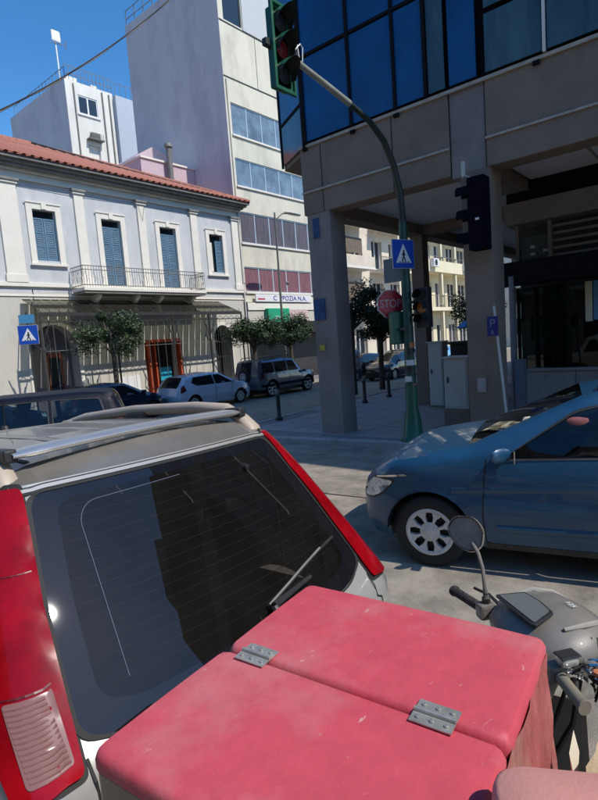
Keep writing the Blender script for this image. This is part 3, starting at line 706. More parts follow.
# blue glass floor
XG = 8.93
ZG0, ZG1 = 5.98, 9.4
mb = MB(); mb.prism([(XG+.10, -12), (34, -12), (34, 8.05), (9.64, 8.05), (XG+.12, 6.95)], 5.99, 13.75); core = mb.build('upper_core', M['black_frame'], G)
def gpane(y0, y1, z0, z1, m=None, g=.03):
    p = MB().box(XG, XG+.03, y0+g, y1-g, z0+g, z1-g); o = p.build('glass_pane', m or M['blue_glass'], G)
    o.rotation_euler = (0, 0, 0); return o
ym = [6.93, 5.80, 4.86, 4.27]
for f in range(2):
    zo = f*4.3
    for a, b in zip(ym, ym[1:]):
        gpane(b, a, ZG0+zo, 7.6+zo); gpane(b, a, 7.63+zo, ZG1+zo)
    gpane(3.37, 3.88, ZG0+zo, ZG1+zo)
    gpane(3.90, 4.25, ZG0+zo, ZG1+zo, M['smoke_glass'])
    for k in range(7):
        y1 = 3.28-k*.92; gpane(y1-.90, y1, ZG0+zo, 6.75+zo+.15, M['smoke_glass']); gpane(y1-.90, y1, 6.93+zo, ZG1+zo, M['smoke_glass'])
        MB().box(XG-.03, XG+.02, y1-.93, y1-.89, ZG0+zo, ZG1+zo).build('mullion', M['neo_trim'] if k in (0, 1, 3) else M['black_frame'], G)
    for y in ym: MB().box(XG-.04, XG+.05, y-.025, y+.025, ZG0+zo, ZG1+zo).build('mullion', M['black_frame'], G)
    MB().box(XG-.03, XG+.05, 4.28, 6.9, 7.59+zo, 7.64+zo).build('transom', M['black_frame'], G)
    if f: MB().box(XG-.06, XG+.09, -12, 8.0, ZG1-4.3+4.31*f-.0, ZG0+zo-.01).build('spandrel', M['conc'], G)
# splayed glass corner overhanging the pillar
def spl(z0, z1, t0, t1, name, m, off=0):
    a, b = Vector((XG+.0, 6.97)), Vector((9.55, 8.12)); d = b-a; n = Vector((-d.y, d.x)).normalized()
    if n.x > 0: n = -n
    p, q = a+d*t0+n*off, a+d*t1+n*off; pi_, qi = p-n*.04, q-n*.04
    MB().prism([(p.x, p.y), (q.x, q.y), (qi.x, qi.y), (pi_.x, pi_.y)], z0, z1).build(name, m, G)
for f in range(2):
    zo = f*4.3
    spl(5.95+zo, 6.75+zo, .05, .95, 'glass_pane', M['smoke_glass']); spl(6.8+zo, 9.3+zo, .05, .95, 'glass_pane', M['blue_glass'])
    spl(5.9+zo, 9.35+zo, 0, .05, 'mullion', M['black_frame'], .02); spl(5.9+zo, 9.35+zo, .95, 1, 'mullion', M['black_frame'], .02); spl(6.75+zo, 6.8+zo, .05, .95, 'transom', M['black_frame'], .02)
mb = MB().prism([(XG+.06, 6.97), (9.6, 8.1), (12, 8.1), (12, 6.97)], 5.86, 5.975); mb.build('corner_floor', M['conc'], G)
# recessed shop
XS = 11.5
sw = MB().box(XS, XS+.3, -12, 3.8, 0, .14).build('plinth', M['stone'], G, bevel=.01)
y = 3.8; k = 0
while y > -6:
    MB().box(XS-.02, XS+.25, y-1.19, y-.0, .145, 1.04).build('stone_panel', M['stone'], G, bevel=.006); y -= 1.2
MB().box(XS-.06, XS+.3, -12, 3.82, 1.042, 1.10).build('stone_ledge', M['stone'], G, bevel=.01)
MB().box(XS+.6, 30, -12, 3.80, 0, 4.85).build('shop_core', mat('shop_inside', (.07,.075,.07), .8, var=.6, scale=1.2), G)
sg_glass = glass('shop_glass', (.34,.46,.42), ior=1.5)
y = 3.70
while y > -6:
    MB().box(XS+.05, XS+.07, y-1.5, y-.04, 1.102, 2.75).build('shop_pane', sg_glass, G); MB().box(XS, XS+.1, y-.04, y, 1.102, 2.75).build('shop_mullion', M['black_frame'], G); y -= 1.54
MB().box(XS+.45, XS+.58, -5, 3.75, 1.1, 2.05).build('shop_counter', mat('counter_green', (.10,.17,.14), .5, var=.3, scale=2), G)
MB().box(XS+.3, XS+.4, 2.9, 3.45, 1.1, 1.6).build('poster', mat('poster_blue', (.05,.07,.11), .4), G)
cr_ = MB().box(XS+.0, XS+.04, 2.30, 2.42, 1.98, 2.74).build('reflection_strip', M['far_cream'], G); MB().box(XS+.0, XS+.04, 2.0, 2.28, 2.0, 2.74).build('reflection_strip', mat('reflection_cyan', (.12,.30,.50), .4), G)  # cream and blue strips painted for a bright reflection on the shop glass
pt = MB()
for k in range(3): pt.box(XS+.3, XS+.34, 3.0-k*.16, 3.1-k*.16, 2.45, 2.68)
pt.build('menu_cards', M['sign_white'], G)
MB().box(XS-.75, XS+.0, -12, 4.0, 2.80, 3.22).build('shop_canopy', M['black_frame'], G, bevel=.01)
MB().box(XS-.25, XS+.55, -12, 3.82, 4.00, 4.42).build('shop_fascia', M['conc_pillar'], G, bevel=.01)
MB().box(XS-.1, XS+.5, -12, 3.81, 4.43, 4.855).build('shop_head', M['black_frame'], G)
for k in range(5): MB().box(XS+.02, XS+.08, -12, 3.0, 3.30+k*.14, 3.35+k*.14).build('louvre', M['conc_pillar'], G)
for y in (3.62, 3.0, 1.9, .6, -.8): MB().box(XS-.02, XS+.12, y, y+.06, 3.222, 3.998).build('louvre_post', M['conc_pillar'], G)
mb = MB().box(XS+.03, XS+.06, 3.07, 3.6, 3.34, 3.76); mb.build('clerestory_pane', mat('clere', (.08,.11,.11), .2, var=.4, scale=14), G)
for y in (3.32, 3.34): pass
for (y, z) in ((3.36, 3.52), (3.36, 3.38), (3.12, 3.42)): MB().box(XS+.01, XS+.028, y-.04, y+.04, z, z+.05).build('vent_tag', M['cabinet'], G)
MB().box(XS-.12, XS-.02, 3.70, 3.79, 1.105, 2.79).build('corner_post', M['stone'], G)
MB().tube([(10.75, 3.55, 0), (10.75, 3.55, 2.95)], .05, n=10).build('downpipe', mat('pipe_grey', (.22,.22,.25), .5), G, smooth=True)
MB().box(10.5, 10.68, 3.28, 3.46, 0, 1.35).build('service_post', mat('pipe_grey2', (.20,.20,.25), .6), G, bevel=.01)

# things fixed to or standing by the pillars
t_ = MB().box(8.985, 9.017, 6.78, 7.07, 2.42, 2.86).build('blue_tape', M['tape_blue']); tag(t_, 'torn blue tape patch on the front of the corner pillar', 'tape')
t_ = MB().box(9.001, 9.017, 6.80, 6.95, 4.1, 4.5).build('blue_tape', M['tape_blue']); tag(t_, 'faint blue tape near the top of the corner pillar', 'tape')
t_ = MB().box(9.003, 9.018, 6.86, 6.99, 1.78, 1.9).build('sticker', M['sticker_yellow']); tag(t_, 'small yellow sticker on the corner pillar', 'sticker')
t_ = MB().box(9.003, 9.018, 3.45, 3.6, .9, 1.15).build('notice_paper', M['stone']); tag(t_, 'small grey notice stuck low on the second pillar', 'notice')

# vertical signal head mounted on second pillar (seen from behind)
S_ = wroot('side_signal', (8.75, 3.45, 3.3), 'dark navy three-light signal head bracketed high on the second pillar', 'traffic light')
nav = mat('navy_paint', (.003,.0025,.008), .8, spec=.1, var=.2)
MB().box(8.66, 8.94, 3.24, 3.52, 3.27, 4.42).build('housing', nav, S_, bevel=.02)
for z in (3.46, 3.83, 4.2):
    rows = [[(8.80+.13*cos(t), 3.522+dy, z+.13*sin(t)) for t in [pi*(-.1+1.2*k/10) for k in range(11)]] for dy in (0, .2)]
    MB().grid(rows).build('visor', nav, S_)
MB().tube([(9.02, 3.62, 4.5), (8.8, 3.62, 4.5), (8.8, 3.62, 4.72)], .035, n=8).build('bracket', M['cabinet'], S_, smooth=True)
MB().box(8.652, 8.659, 3.33, 3.39, 3.73, 3.765).build('maker_plate', M['sign_white'], S_)

# leaning post with a small blue sign
S_ = wroot('blue_sign_post', (9.1, 3.08, 0), 'small blue sign on a leaning thin grey post by the second pillar', 'sign')
MB().tube([(8.86, 3.02, 0), (8.93, 3.24, 2.35)], .022, n=8).build('post', M['cabinet'], S_, smooth=True)
pl = MB().box(8.86, 8.875, 3.16, 3.34, 1.86, 2.18).build('plate', mat('navy_sign', (.015,.02,.16), .5), S_)
text('lettering', 'P', .2, mat('dim_white', (.2,.2,.3), .5), pl, (8.856, 3.25, 2.06), (pi/2, 0, -pi/2), .003)
text('lettering', '&', .1, mat('dim_white', (.2,.2,.3), .5), pl, (8.856, 3.25, 1.92), (pi/2, 0, -pi/2), .003)

# cabinets
def cabinet(x0, x1, y0, y1, z0, z1, label, plinth=True):
    r = wroot('utility_cabinet', ((x0+x1)/2, (y0+y1)/2, 0), label, 'utility cabinet')
    if plinth: MB().box(x0-.02, x1+.02, y0-.02, y1+.02, -.01, z0).build('plinth', M['plinth'], r, bevel=.01)
    MB().box(x0, x1, y0, y1, z0+.002, z1-.04).build('body', M['cabinet'], r, bevel=.012)
    MB().box(x0-.03, x1+.03, y0-.03, y1+.03, z1-.038, z1).build('lid', M['cabinet'], r, bevel=.01)
    d = MB().box(x0-.012, x0-.001, y0+.03, y1-.03, z0+.05, z1-.08).build('door', M['cabinet'], r, bevel=.004)
    MB().box(x0-.03, x0-.013, y1-.10, y1-.07, (z0+z1)/2, (z0+z1)/2+.12).build('handle', M['iron'], d)
cabinet(9.75, 10.1, 4.08, 4.56, .48, 1.5, 'wide grey utility cabinet on a brown plinth beside the second pillar')
cabinet(13.0, 13.35, 6.1, 6.5, .05, 1.75, 'tall narrow grey cabinet under the arcade behind the signal pole')
MB_ = MB().box(14.6, 15.2, 5.4, 6.6, -.01, 1.6); q_ = wroot('dark_kiosk', (14.9, 6, 0), 'dark box-shaped kiosk in the shade of the arcade between the cabinets', 'kiosk')
MB_.build('body', M['blackplast'], q_, bevel=.02); MB().box(14.5, 15.3, 5.3, 6.7, 1.602, 1.68).build('roof', M['iron'], q_)
u_ = wroot('blue_umbrella', (17.2, 7.0, 0), 'small bright blue parasol open beyond the cabinets', 'umbrella')
MB().tube([(18.6, 7.6, 0), (18.6, 7.6, 2.3)], .03, n=6).build('pole', M['iron'], u_)
MB().lathe([(.03, 2.35), (.3, 2.26), (.52, 2.08), (.50, 2.06), (.03, 2.3)], 8, Matrix.Translation((18.6, 7.6, 0)), 'Z').build('canopy', mat('umb_blue', (.02,.22,.6), .7), u_)

# ------------------------------------------------------------------ signal pole at the corner
PX, PY = 8.86, 4.80
S_ = wroot('signal_pole', (PX, PY, 0), 'tall dark green signal pole whose curved arm reaches over the road', 'signal pole')
MB().lathe([(.25, 0), (.25, .04), (.19, .10), (.15, .45), (.115, .62), (.115, 1.05)], 20, Matrix.Translation((PX, PY, 0)), 'Z').build('base', M['green_paint'], S_, smooth=True)
MB().tube([(PX, PY, 1.0), (PX, PY, 2.9), (PX, PY, 4.0)], [.10, .085, .075], n=14).build('pole', M['pole_green'], S_, smooth=True)
arm = [(PX, PY, 3.99), (8.82, 4.80, 4.50), (8.64, 4.80, 4.95), (8.34, 4.80, 5.29), (7.92, 4.80, 5.50), (7.35, 4.80, 5.62)]
MB().tube(arm, [.066, .062, .058, .053, .048, .044], n=12).build('curved_arm', mat('arm_dark', (.018,.030,.026), .5, var=.2, scale=5), S_, smooth=True)
MB().tube([(7.36, 4.80, 5.617), (6.74, 4.80, 5.72), (6.29, 4.80, 5.79), (6.0, 4.80, 5.84)], [.049, .045, .04, .038], n=12).build('arm_tip', M['pole_steel'], S_, smooth=True)
for k, (z, mm) in enumerate(((1.12, 'sticker_white'), (1.30, 'blackplast'), (1.42, 'sticker_white'), (1.62, 'blackplast'), (1.74, 'sticker_orange'), (.98, 'sticker_orange'), (1.55, 'sticker_white'))):
    T_ = Matrix.Translation((PX, PY, z)) @ Matrix.Rotation(radians(170+k*23), 4, 'Z')
    rows = [[(.104*cos(a), .104*sin(a), h) for a in [pi*(-.28+.56*q/6) for q in range(7)]] for h in (0, .10)]
    MB().grid(rows, T_).build('sticker', M[mm], S_)
# hanging head at the arm tip
HX, HY, HZ = 5.80, 4.80, 5.86
H_ = wroot('traffic_light', (HX, HY, HZ), 'green three-lens traffic light hanging from the tip of the curved arm', 'traffic light')
MB().box(HX-.17, HX+.17, HY-.02, HY+.13, HZ-.56, HZ+.58).build('housing', M['green_paint'], H_, bevel=.03)
bk = MB()
for a, b, c, d in ((HX-.24, HX-.19, HZ-.62, HZ+.64), (HX+.19, HX+.24, HZ-.62, HZ+.64), (HX-.19, HX+.19, HZ-.62, HZ-.57), (HX-.19, HX+.19, HZ+.59, HZ+.64)): bk.box(a, b, HY-.06, HY-.02, c, d)
bk.box(HX-.24, HX+.24, HY-.02, HY-.015, HZ-.62, HZ+.64); bk.build('backplate', M['green_paint'], H_, bevel=.008)
for k, zz in enumerate((.38, .01, -.36)):
    z = HZ+zz
    MB().lathe([(.002, HY-.05), (.10, HY-.04), (.14, HY-.02), (.155, HY-.016)], 24, Matrix.Translation((HX, 0, z))).build('lens', M['lens_red_dim'] if k == 1 else M['dark'], H_, smooth=True)
    n = 16; rows = []
    for q in range(n+1):
        t = pi*(-.12+1.24*q/n); L = .10+.19*max(0, sin(t))
        rows.append([(HX+.165*cos(t), HY-.02, z+.165*sin(t)), (HX+.172*cos(t), HY-.02-L*.5, z+.172*sin(t)), (HX+.168*cos(t), HY-.02-L, z+.168*sin(t)-.01)])
    MB().grid(rows).build('visor', M['blackplast'], H_, smooth=True)
    r2 = [[(p[0]+(p[0]-HX)*.04, p[1]+.003, p[2]+(p[2]-z)*.05+.002) for p in r] for r in rows[3:14]]
    MB().grid(r2).build('visor_top', M['green_paint'], H_, smooth=True)
MB().box(HX-.33, HX-.17, HY+.0, HY+.09, HZ-.02, HZ+.08).build('bracket', M['blackplast'], H_, bevel=.01)
MB().tube([(HX+.2, HY, HZ+.35), (HX+.32, HY, HZ+.38), (HX+.36, HY-.02, HZ+.2), (HX+.42, HY, HZ+.02)], .012, n=6).tube([(HX+.30, HY-.02, HZ+.1), (HX+.42, HY-.04, HZ+.22), (HX+.50, HY-.02, HZ+.2), (HX+.50, HY, HZ+.0)], .010, n=6).build('cable', M['sign_white'], H_, smooth=True)
MB().tube([(HX+.14, HY+.05, HZ-.3), (HX+.3, HY+.02, HZ-.12), (HX+.44, HY+.01, HZ-.02)], .02, n=6).tube([(HX+.16, HY+.05, HZ+.32), (HX+.34, HY+.02, HZ+.3), (HX+.36, HY+.01, HZ+.02)], .018, n=6).build('hanger', M['blackplast'], H_, smooth=True)

for o in [c for c in bpy.data.objects if c.parent == H_]: o.data.transform(Matrix.Translation((HX, HY, HZ)) @ Matrix.Scale(.88, 4) @ Matrix.Translation((-HX, -HY, -HZ)))
# signs and small heads on the pole
def frame_to(rz, loc): return Matrix.Translation(loc) @ Matrix.Rotation(radians(rz), 4, 'Z')
def sign_square(loc, rz, size, label, post=None, figure=True):
    """front faces local -Y"""
    r = empty('pedestrian_sign', loc, rz, label, 'road sign'); h = size/2
    MB().box(-h, h, 0, .012, -h*1.02, h*1.02).build('plate', M['cabinet'], r); 
    MB().box(-h*.97, h*.97, -.004, -.001, -h*.99, h*.99).build('blue_field', M['sign_blue'], r)
    MB().add([(-h*.72, -.007, -h*.62), (h*.72, -.007, -h*.62), (0, -.007, h*.72)], [(0, 1, 2)]).build('white_triangle', M['sign_white'], r)
    f = MB(); s = h
    f.lathe([(.001, -.010), (.075*s, -.010)], 10, Matrix.Translation((.02*s, 0, .22*s)))
    for p, q, wd in (((.02, .15), (.0, -.15), .08), ((0, -.15), (-.16, -.50), .05), ((0, -.15), (.16, -.50), .05), ((.02, .08), (-.16, -.1), .035), ((.02, .08), (.17, -.08), .035)):
        a, b = Vector((p[0]*s, p[1]*s)), Vector((q[0]*s, q[1]*s)); n = (b-a).normalized(); n = Vector((-n.y, n.x))*wd*s
        f.add([(a.x-n.x, -.010, a.y-n.y), (a.x+n.x, -.010, a.y+n.y), (b.x+n.x, -.010, b.y+n.y), (b.x-n.x, -.010, b.y-n.y)], [(0, 1, 2, 3)])
    for k in range(4): x = (-.42+k*.26)*s; f.add([(x, -.0095, -.60*s), (x+.14*s, -.0095, -.60*s), (x+.14*s, -.0095, -.52*s), (x, -.0095, -.52*s)], [(0, 1, 2, 3)])
    f.build('walking_figure', M['sign_black'], r)
    return r
sp = sign_square((PX-.13, PY-.05, 3.42), -20, .50, 'blue square pedestrian crossing sign high on the green signal pole')
g2 = wroot('sign_back', (8.98, 5.05, 3.2), 'grey back of another crossing sign behind the blue one on the pole', 'road sign')
MB().box(8.98, 9.0, 4.95, 5.32, 2.98, 3.42).build('plate', mat('sign_back', (.20,.23,.25), .4, .5), g2, bevel=.004)
MB().box(8.86, 8.979, 4.86, 5.0, 3.2, 3.24).build('bracket', M['iron'], g2)
so_ = empty('stop_sign', (8.84, 5.13, 2.58), -38, 'red octagonal stop sign, shaded, on the left of the signal pole', 'road sign')
oc = [(.28*cos(pi/8+k*pi/4), .28*sin(pi/8+k*pi/4)) for k in range(8)]
MB().prism_y([(x, z) for x, z in oc], 0, .012).build('plate', M['cabinet'], so_)
MB().prism_y([(x*.98, z*.98) for x, z in oc], -.004, -.001).build('white_rim', mat('dull_white', (.42,.36,.38), .5), so_)
MB().prism_y([(x*.92, z*.92) for x, z in oc], -.008, -.0045).build('red_field', M['sign_red'], so_)
text('lettering', 'STOP', .215, mat('dull_white', (.42,.36,.38), .5), so_, (0, -.0085, -.005), (pi/2, 0, 0), .002, sx=.82)
MB().box(.1, .30, .015, .04, -.03, .03).build('bracket', M['iron'], so_)
# pedestrian signal heads on the pole
def ped_head(loc, rz, label, amber=True):
    r = empty('small_signal', loc, rz, label, 'traffic light')
    MB().box(-.13, .13, 0, .16, -.36, .36).build('housing', M['blackplast'], r, bevel=.02)
    for k, z in enumerate((.22, 0, -.22)):
        MB().lathe([(.002, -.02), (.08, -.012), (.1, 0)], 16, Matrix.Translation((0, 0, z))).build('lens', M['amber'] if (k == 1 and amber) else M['dark'], r, smooth=True)
        rows = [[(.105*cos(t), y, z+.105*sin(t)) for t in [pi*(-.1+1.2*q/10) for q in range(11)]] for y in (0, -.14)]
        MB().grid(rows).build('visor', M['blackplast'], r)
    MB().box(-.3, -.131, .05, .09, .1, .14).build('bracket', M['iron'], r); MB().box(-.3, -.131, .05, .09, -.14, -.1).build('bracket', M['iron'], r)
ped_head((PX+.02, PY-.28, 2.45), -95, 'small black three-lens signal low on the right of the pole')
r_ = empty('green_signal', (PX+.02, PY+.26, 2.12), 150, 'green backed small signal below the stop sign on the pole', 'traffic light')
MB().box(-.16, .16, 0, .14, -.3, .3).build('housing', M['green_paint'], r_, bevel=.03)
MB().lathe([(.002, -.02), (.08, -.012), (.1, 0)], 16, Matrix.Translation((0, 0, .12))).build('lens', M['dark'], r_, smooth=True)
MB().box(-.04, .04, .141, .30, -.05, .0).build('bracket', M['iron'], r_)

# bollards
BO = None
for i, (x, y, lb) in enumerate(((10.22, 9.45, 'black iron bollard alone on the pavement left of the corner pillar'), (13.58, 8.95, 'nearer of the two black bollards seen through the arcade'), (15.02, 8.95, 'farther of the two black bollards seen through the arcade'))):
    if BO is None:
        BO = empty('bollard', (x, y, 0))
        MB().lathe([(.001, .0), (.09, 0), (.09, .06), (.055, .10), (.05, .62), (.065, .64), (.065, .67), (.045, .69)], 14, None, 'Z').build('shaft', M['iron'], BO, smooth=True)
        MB().lathe([(.045, .69), (.06, .73), (.055, .78), (.001, .81)], 14, None, 'Z').build('cap', M['iron_grey'], BO, smooth=True)
        o = BO
    else: o = copy_tree(BO)
    o.location = (x, y, 0); tag(o, lb, 'bollard', 'black bollards along the side street kerb')
# no-parking sign beyond the corner pillar
S_ = wroot('no_parking_sign', (13.4, 9.5, 0), 'round red and blue no-parking sign on a thin post beyond the corner pillar', 'road sign')
MB().tube([(13.42, 9.52, 0), (13.42, 9.52, 2.3)], .025, n=8).build('post', M['iron_grey'], S_)
Tn = Matrix.Translation((13.40, 9.48, 2.05)) @ Matrix.Rotation(radians(-52), 4, 'Z')
MB().lathe([(.001, 0), (.26, 0), (.26, .01)], 24, Tn).build('red_disc', M['sign_red'], S_); MB().lathe([(.001, -.004), (.20, -.004)], 24, Tn).build('blue_disc', M['sign_blue'], S_)
MB().add([(-.15, -.008, .12), (-.12, -.008, .15), (.15, -.008, -.12), (.12, -.008, -.15)], [(0, 1, 2, 3)], Tn).build('slash', M['sign_red'], S_)
# crossing sign on the far left
sq = sign_square((7.86, 18.25, 2.90), -38, .62, 'blue crossing sign on a dark post before the arched doorway')
MB().tube([(0, .03, -3.3), (0, .03, .75)], .03, n=8).build('post', M['iron'], sq)
MB().box(-.24, .24, .0, .015, .38, .66).build('upper_plate', mat('pale_blue_plate', (.06,.25,.45), .5), sq)
# street lamp
S_ = wroot('street_lamp', (22.3, 19.9, -.28), 'grey street lamp with a flat white head in front of the office block', 'street lamp')
MB().tube([(22.5, 19.9, -.28), (22.4, 19.9, 3), (22.1, 19.6, 9.0)], [.09, .07, .045], n=8).build('pole', M['iron_grey'], S_, smooth=True)
MB().tube([(22.12, 19.62, 8.6), (22.5, 19.4, 8.95), (23.0, 19.3, 9.0)], .03, n=6).build('arm', M['iron_grey'], S_)
MB().lathe([(.01, -.5), (.14, -.4), (.17, 0), (.15, .35), (.02, .6)], 12, Matrix.Translation((23.3, 19.3, 9.02)) @ Matrix.Rotation(pi/2, 4, 'Z') @ Matrix.Diagonal((1, 1.3, .5, 1))).build('head', mat('lamp_head', (.55,.55,.52), .4), S_, smooth=True)
MB().lathe([(.01, -.12), (.1, 0), (.01, .12)], 10, Matrix.Translation((22.9, 19.75, 5.3)), 'Z').build('side_lamp', M['iron_grey'], S_)
# overhead wire
pts = []
for k in range(25):
    t = -.35+1.7*k/24; pts.append(((6.9+6.4*t)*.6, 9.6, 2+(7.0+5.5*t)*.6-.15*(1-(2*t-1)**2)))
ow = MB().tube(pts, .013, n=6).tube([(p[0], p[1], p[2]-.018-.012*sin(i*1.7)) for i, p in enumerate(pts)], .009, n=5).build('overhead_cable', M['iron'])
tag(ow, 'black twisted overhead cable crossing the sky above the roofs', 'cable')

# stepped block added outside the frame to give the dark rear glass a reflection
NB = wroot('unseen_neighbour', (10, -20, 0), 'unseen stepped block beyond the arcade building, added for its reflection in glass', 'building')
MB().prism([(9.6, -12.2), (9.6, -15), (8.7, -15), (8.7, -19), (9.6, -19), (9.6, -24), (11, -24), (11, -30), (30, -30), (30, -12.2)], 0, 11.0).build('wall', M['apt'], NB)
for (x0, x1, y0, y1, z1) in ((10, 13, -15, -12.3, 13.6), (9.8, 11.5, -18.5, -16, 12.2), (10.5, 14, -22, -19.6, 12.8), (12, 14, -27, -24.5, 12.1), (9.2, 9.6, -17.8, -16.9, 12.9)): MB().box(x0, x1, y0, y1, 11.002, z1).build('added_roof_step', M['apt'], NB)
for z in (4, 7.2, 10.2): MB().box(7.8, 8.69, -18.6, -15.4, z-.2, z).build('balcony', M['apt'], NB)
for (x0, x1, y0, y1, z1) in ((9.6, 12, -11.5, -8.6, 15.6), (10.4, 12, -7.4, -5.2, 14.7), (9.5, 10.6, -3.0, -.8, 14.9)): MB().box(x0, x1, y0, y1, 13.752, z1).build('added_roof_step', M['conc'], G)  # unseen roof steps added to break up the building's reflected outline

# ------------------------------------------------------------------ vehicles
def wheel(parent, x, y, r, side, rimcol, r_rim=.2, wide=.19, spokes=8, detail=True):
    """tyre mesh with rim as its child; side=+1 outer face towards +y"""
    T_ = Matrix.Translation((x, y, r)) @ Matrix.Diagonal((1, side, 1, 1))
    n = 40 if detail else 20
    w2 = wide/2
    ty = MB().lathe([(r_rim-.005, -w2), (r-.03, -w2), (r, -w2+.03), (r, w2-.03), (r-.012, w2-.012), (r-.035, w2), (r_rim+.02, w2+.004), (r_rim-.005, w2-.01)], n, T_).build('wheel', M['tyre'], parent, smooth=True, angle=50)
    mb = MB().lathe([(r_rim, w2-.002), (r_rim-.02, w2+.003), (r_rim-.035, w2-.008)], n, T_)
    for k in range(spokes):
        a = 2*pi*(k+.5)/spokes; hw_ = .42*2*pi/spokes/2
        pts = []
        for rr, ww in ((.045, .9), (.09, .62), (.13, .60), (r_rim-.055, 1.0), (r_rim-.030, 1.22)):
            pts.append((rr, ww*hw_*1.15))
        out = [(rr*cos(a+ww), rr*sin(a+ww)) for rr, ww in pts] + [(rr*cos(a-ww), rr*sin(a-ww)) for rr, ww in pts[::-1]]
        v = [(p, w2-.004-(.004 if i in (0, 9) else 0), q) for i, (p, q) in enumerate(out)] + [(p, w2-.05, q) for p, q in out]
        m_ = len(out); mb.add(v, [list(range(m_))]+[(i, (i+1) % m_, m_+(i+1) % m_, m_+i) for i in range(m_)], T_)
    mb.lathe([(.001, w2+.004), (.03, w2+.003), (.038, w2-.002), (.06, w2-.006), (.085, w2-.012)], 20, T_)
    for k in range(5): a = 2*pi*k/5; mb.lathe([(.001, w2+.0), (.008, w2+.0), (.008, w2-.01)], 8, T_ @ Matrix.Translation((.055*cos(a), 0, .055*sin(a))))
    mb.build('rim', rimcol, ty, smooth=True, angle=30)
    MB().lathe([(.001, w2-.06), (r_rim-.01, w2-.06), (r_rim-.01, w2-.02)], 20, T_).build('brake_disc', M['dark'], ty)
    return ty
def car(name, loc, rz, label, body, prof, wins, wb, hwt, wr=.31, ra=.36, zs=.22, detail=1, front_taper=.30, rear_taper=.12, group=None, glassm=None, rimm=None, category='car', taper_len=.75, rails=False):
    R = empty(name, loc, rz, label, category, group)
    xf = max(p[0] for p in prof); xr = min(p[0] for p in prof)
    def ztop(x): # height of the side's upper edge
        best = 0
        for (a, b, _), (c, d, _) in zip(prof, prof[1:]):
            lo, hi = (a, c) if a < c else (c, a)
            if lo-1e-6 <= x <= hi+1e-6 and hi-lo > 1e-6: best = max(best, b+(d-b)*(x-a)/(c-a))
        return best
    def S(x, z, side=1, off=0.):
        w_ = interp(hwt, z)
        t = max(0, (x-(xf-taper_len))/taper_len); w_ *= 1-front_taper*t**2.6
        t = max(0, ((xr+.5)-x)/.5); w_ *= 1-rear_taper*t**2.4
        zt = ztop(x); d = max(0, 1-(zt-z)/.07) if zt > .3 else 0; w_ -= .035*d*d
        return (x, side*(w_+off), z)
    # dense profile
    P_ = []
    for i, ((a, b, t), (c, d, _)) in enumerate(zip(prof, prof[1:])):
        n = max(1, int(hypot(c-a, d-b)/(.07 if detail else .25)))
        for k in range(n): P_.append((a+(c-a)*k/n, b+(d-b)*k/n, t))
    P_.append(prof[-1])
    def archpts(cx): 
        n = 16 if detail else 8; a0 = math.asin(max(-1, (zs-wr)/ra)); return [(cx+ra*cos(t), wr+ra*sin(t)) for t in [a0+(pi-2*a0)*k/n for k in range(n+1)]]
    bottom = archpts(0)+archpts(-wb)
    outl = [(p[0], p[1]) for p in reversed(P_)]          # rear bottom .. front bottom
    outl = outl + bottom
    mb = MB(); st = .07 if detail else .22
    for sd in (1, -1):
        panel(mb, outl, lambda x, z, sd=sd: S(x, z, sd), wins, step=st, edge=.075 if detail else .3)
    # top skin
    ns = 10 if detail else 4
    rows = []; gl = MB()
    def row(i):
        x, z, t = P_[i]; a = P_[max(0, i-1)]; b = P_[min(len(P_)-1, i+1)]
        d = Vector((b[0]-a[0], b[1]-a[1])); nrm = Vector((-d.y, d.x)).normalized()
        if nrm.dot(Vector((x-(xf+xr)/2, z-.6))) < 0: nrm = -nrm
        w_ = S(x, z)[1]; cr = .035 if abs(nrm.y) > .5 else .07
        if i in (0, len(P_)-1): cr = .05
        return [(x+nrm.x*cr*(1-s*s), s*w_, z+nrm.y*cr*(1-s*s)) for s in [2*k/ns-1 for k in range(ns+1)]]
    rows = [row(i) for i in range(len(P_))]
    m_ = ns+1
    for i in range(len(rows)-1):
        for j in range(ns):
            q = [rows[i][j], rows[i][j+1], rows[i+1][j+1], rows[i+1][j]]
            if P_[i][2] == 'w' and 1 <= j < ns-1: gl.add(q, [(0, 1, 2, 3)])
            else: mb.add(q, [(0, 1, 2, 3)])
    bo = mb.build('body', body, R, smooth=True, weld=True, angle=38)
    gm = glassm or M['car_glass_dark']
    # split the windscreen from the rear glass
    fr, re_ = MB(), MB()
    for f in gl.f:
        c = sum((gl.v[i] for i in f), Vector())/4; (fr if c.x > (xf+xr)/2 else re_).add([gl.v[i] for i in f], [(0, 1, 2, 3)])
    if fr.f: fr.build('windscreen', gm, R, smooth=True, weld=True)
    if re_.f: re_.build('rear_window', gm, R, smooth=True, weld=True)
    for wn in wins:
        for sd in (1, -1):
            panel(MB(), wn, lambda x, z: S(x, z)).v
            mbw = MB(); panel(mbw, wn, lambda x, z, sd=sd: S(x, z, sd, -.012), step=.2); mbw.build('side_window', gm, R, smooth=True)
    if detail:
        for wn in wins:
            for sd in (1, -1):
                o2 = [Vector(p) for p in wn]; c = sum(o2, Vector((0, 0)))/len(o2)
                big = [tuple(c+(p-c)*(1+.022/max(.1, (p-c).length))) for p in o2]
                mbw = MB(); panel(mbw, big, lambda x, z, sd=sd: S(x, z, sd, .002), [wn], step=.2, edge=.08); mbw.build('window_seal', M['blackplast'], R, smooth=True)
    # underbody, wheel housings, cabin floor
    mb = MB(); wi = interp(hwt, .5)-.24
    mb.box(xr+.15, xf-.18, -wi, wi, .19, .5)
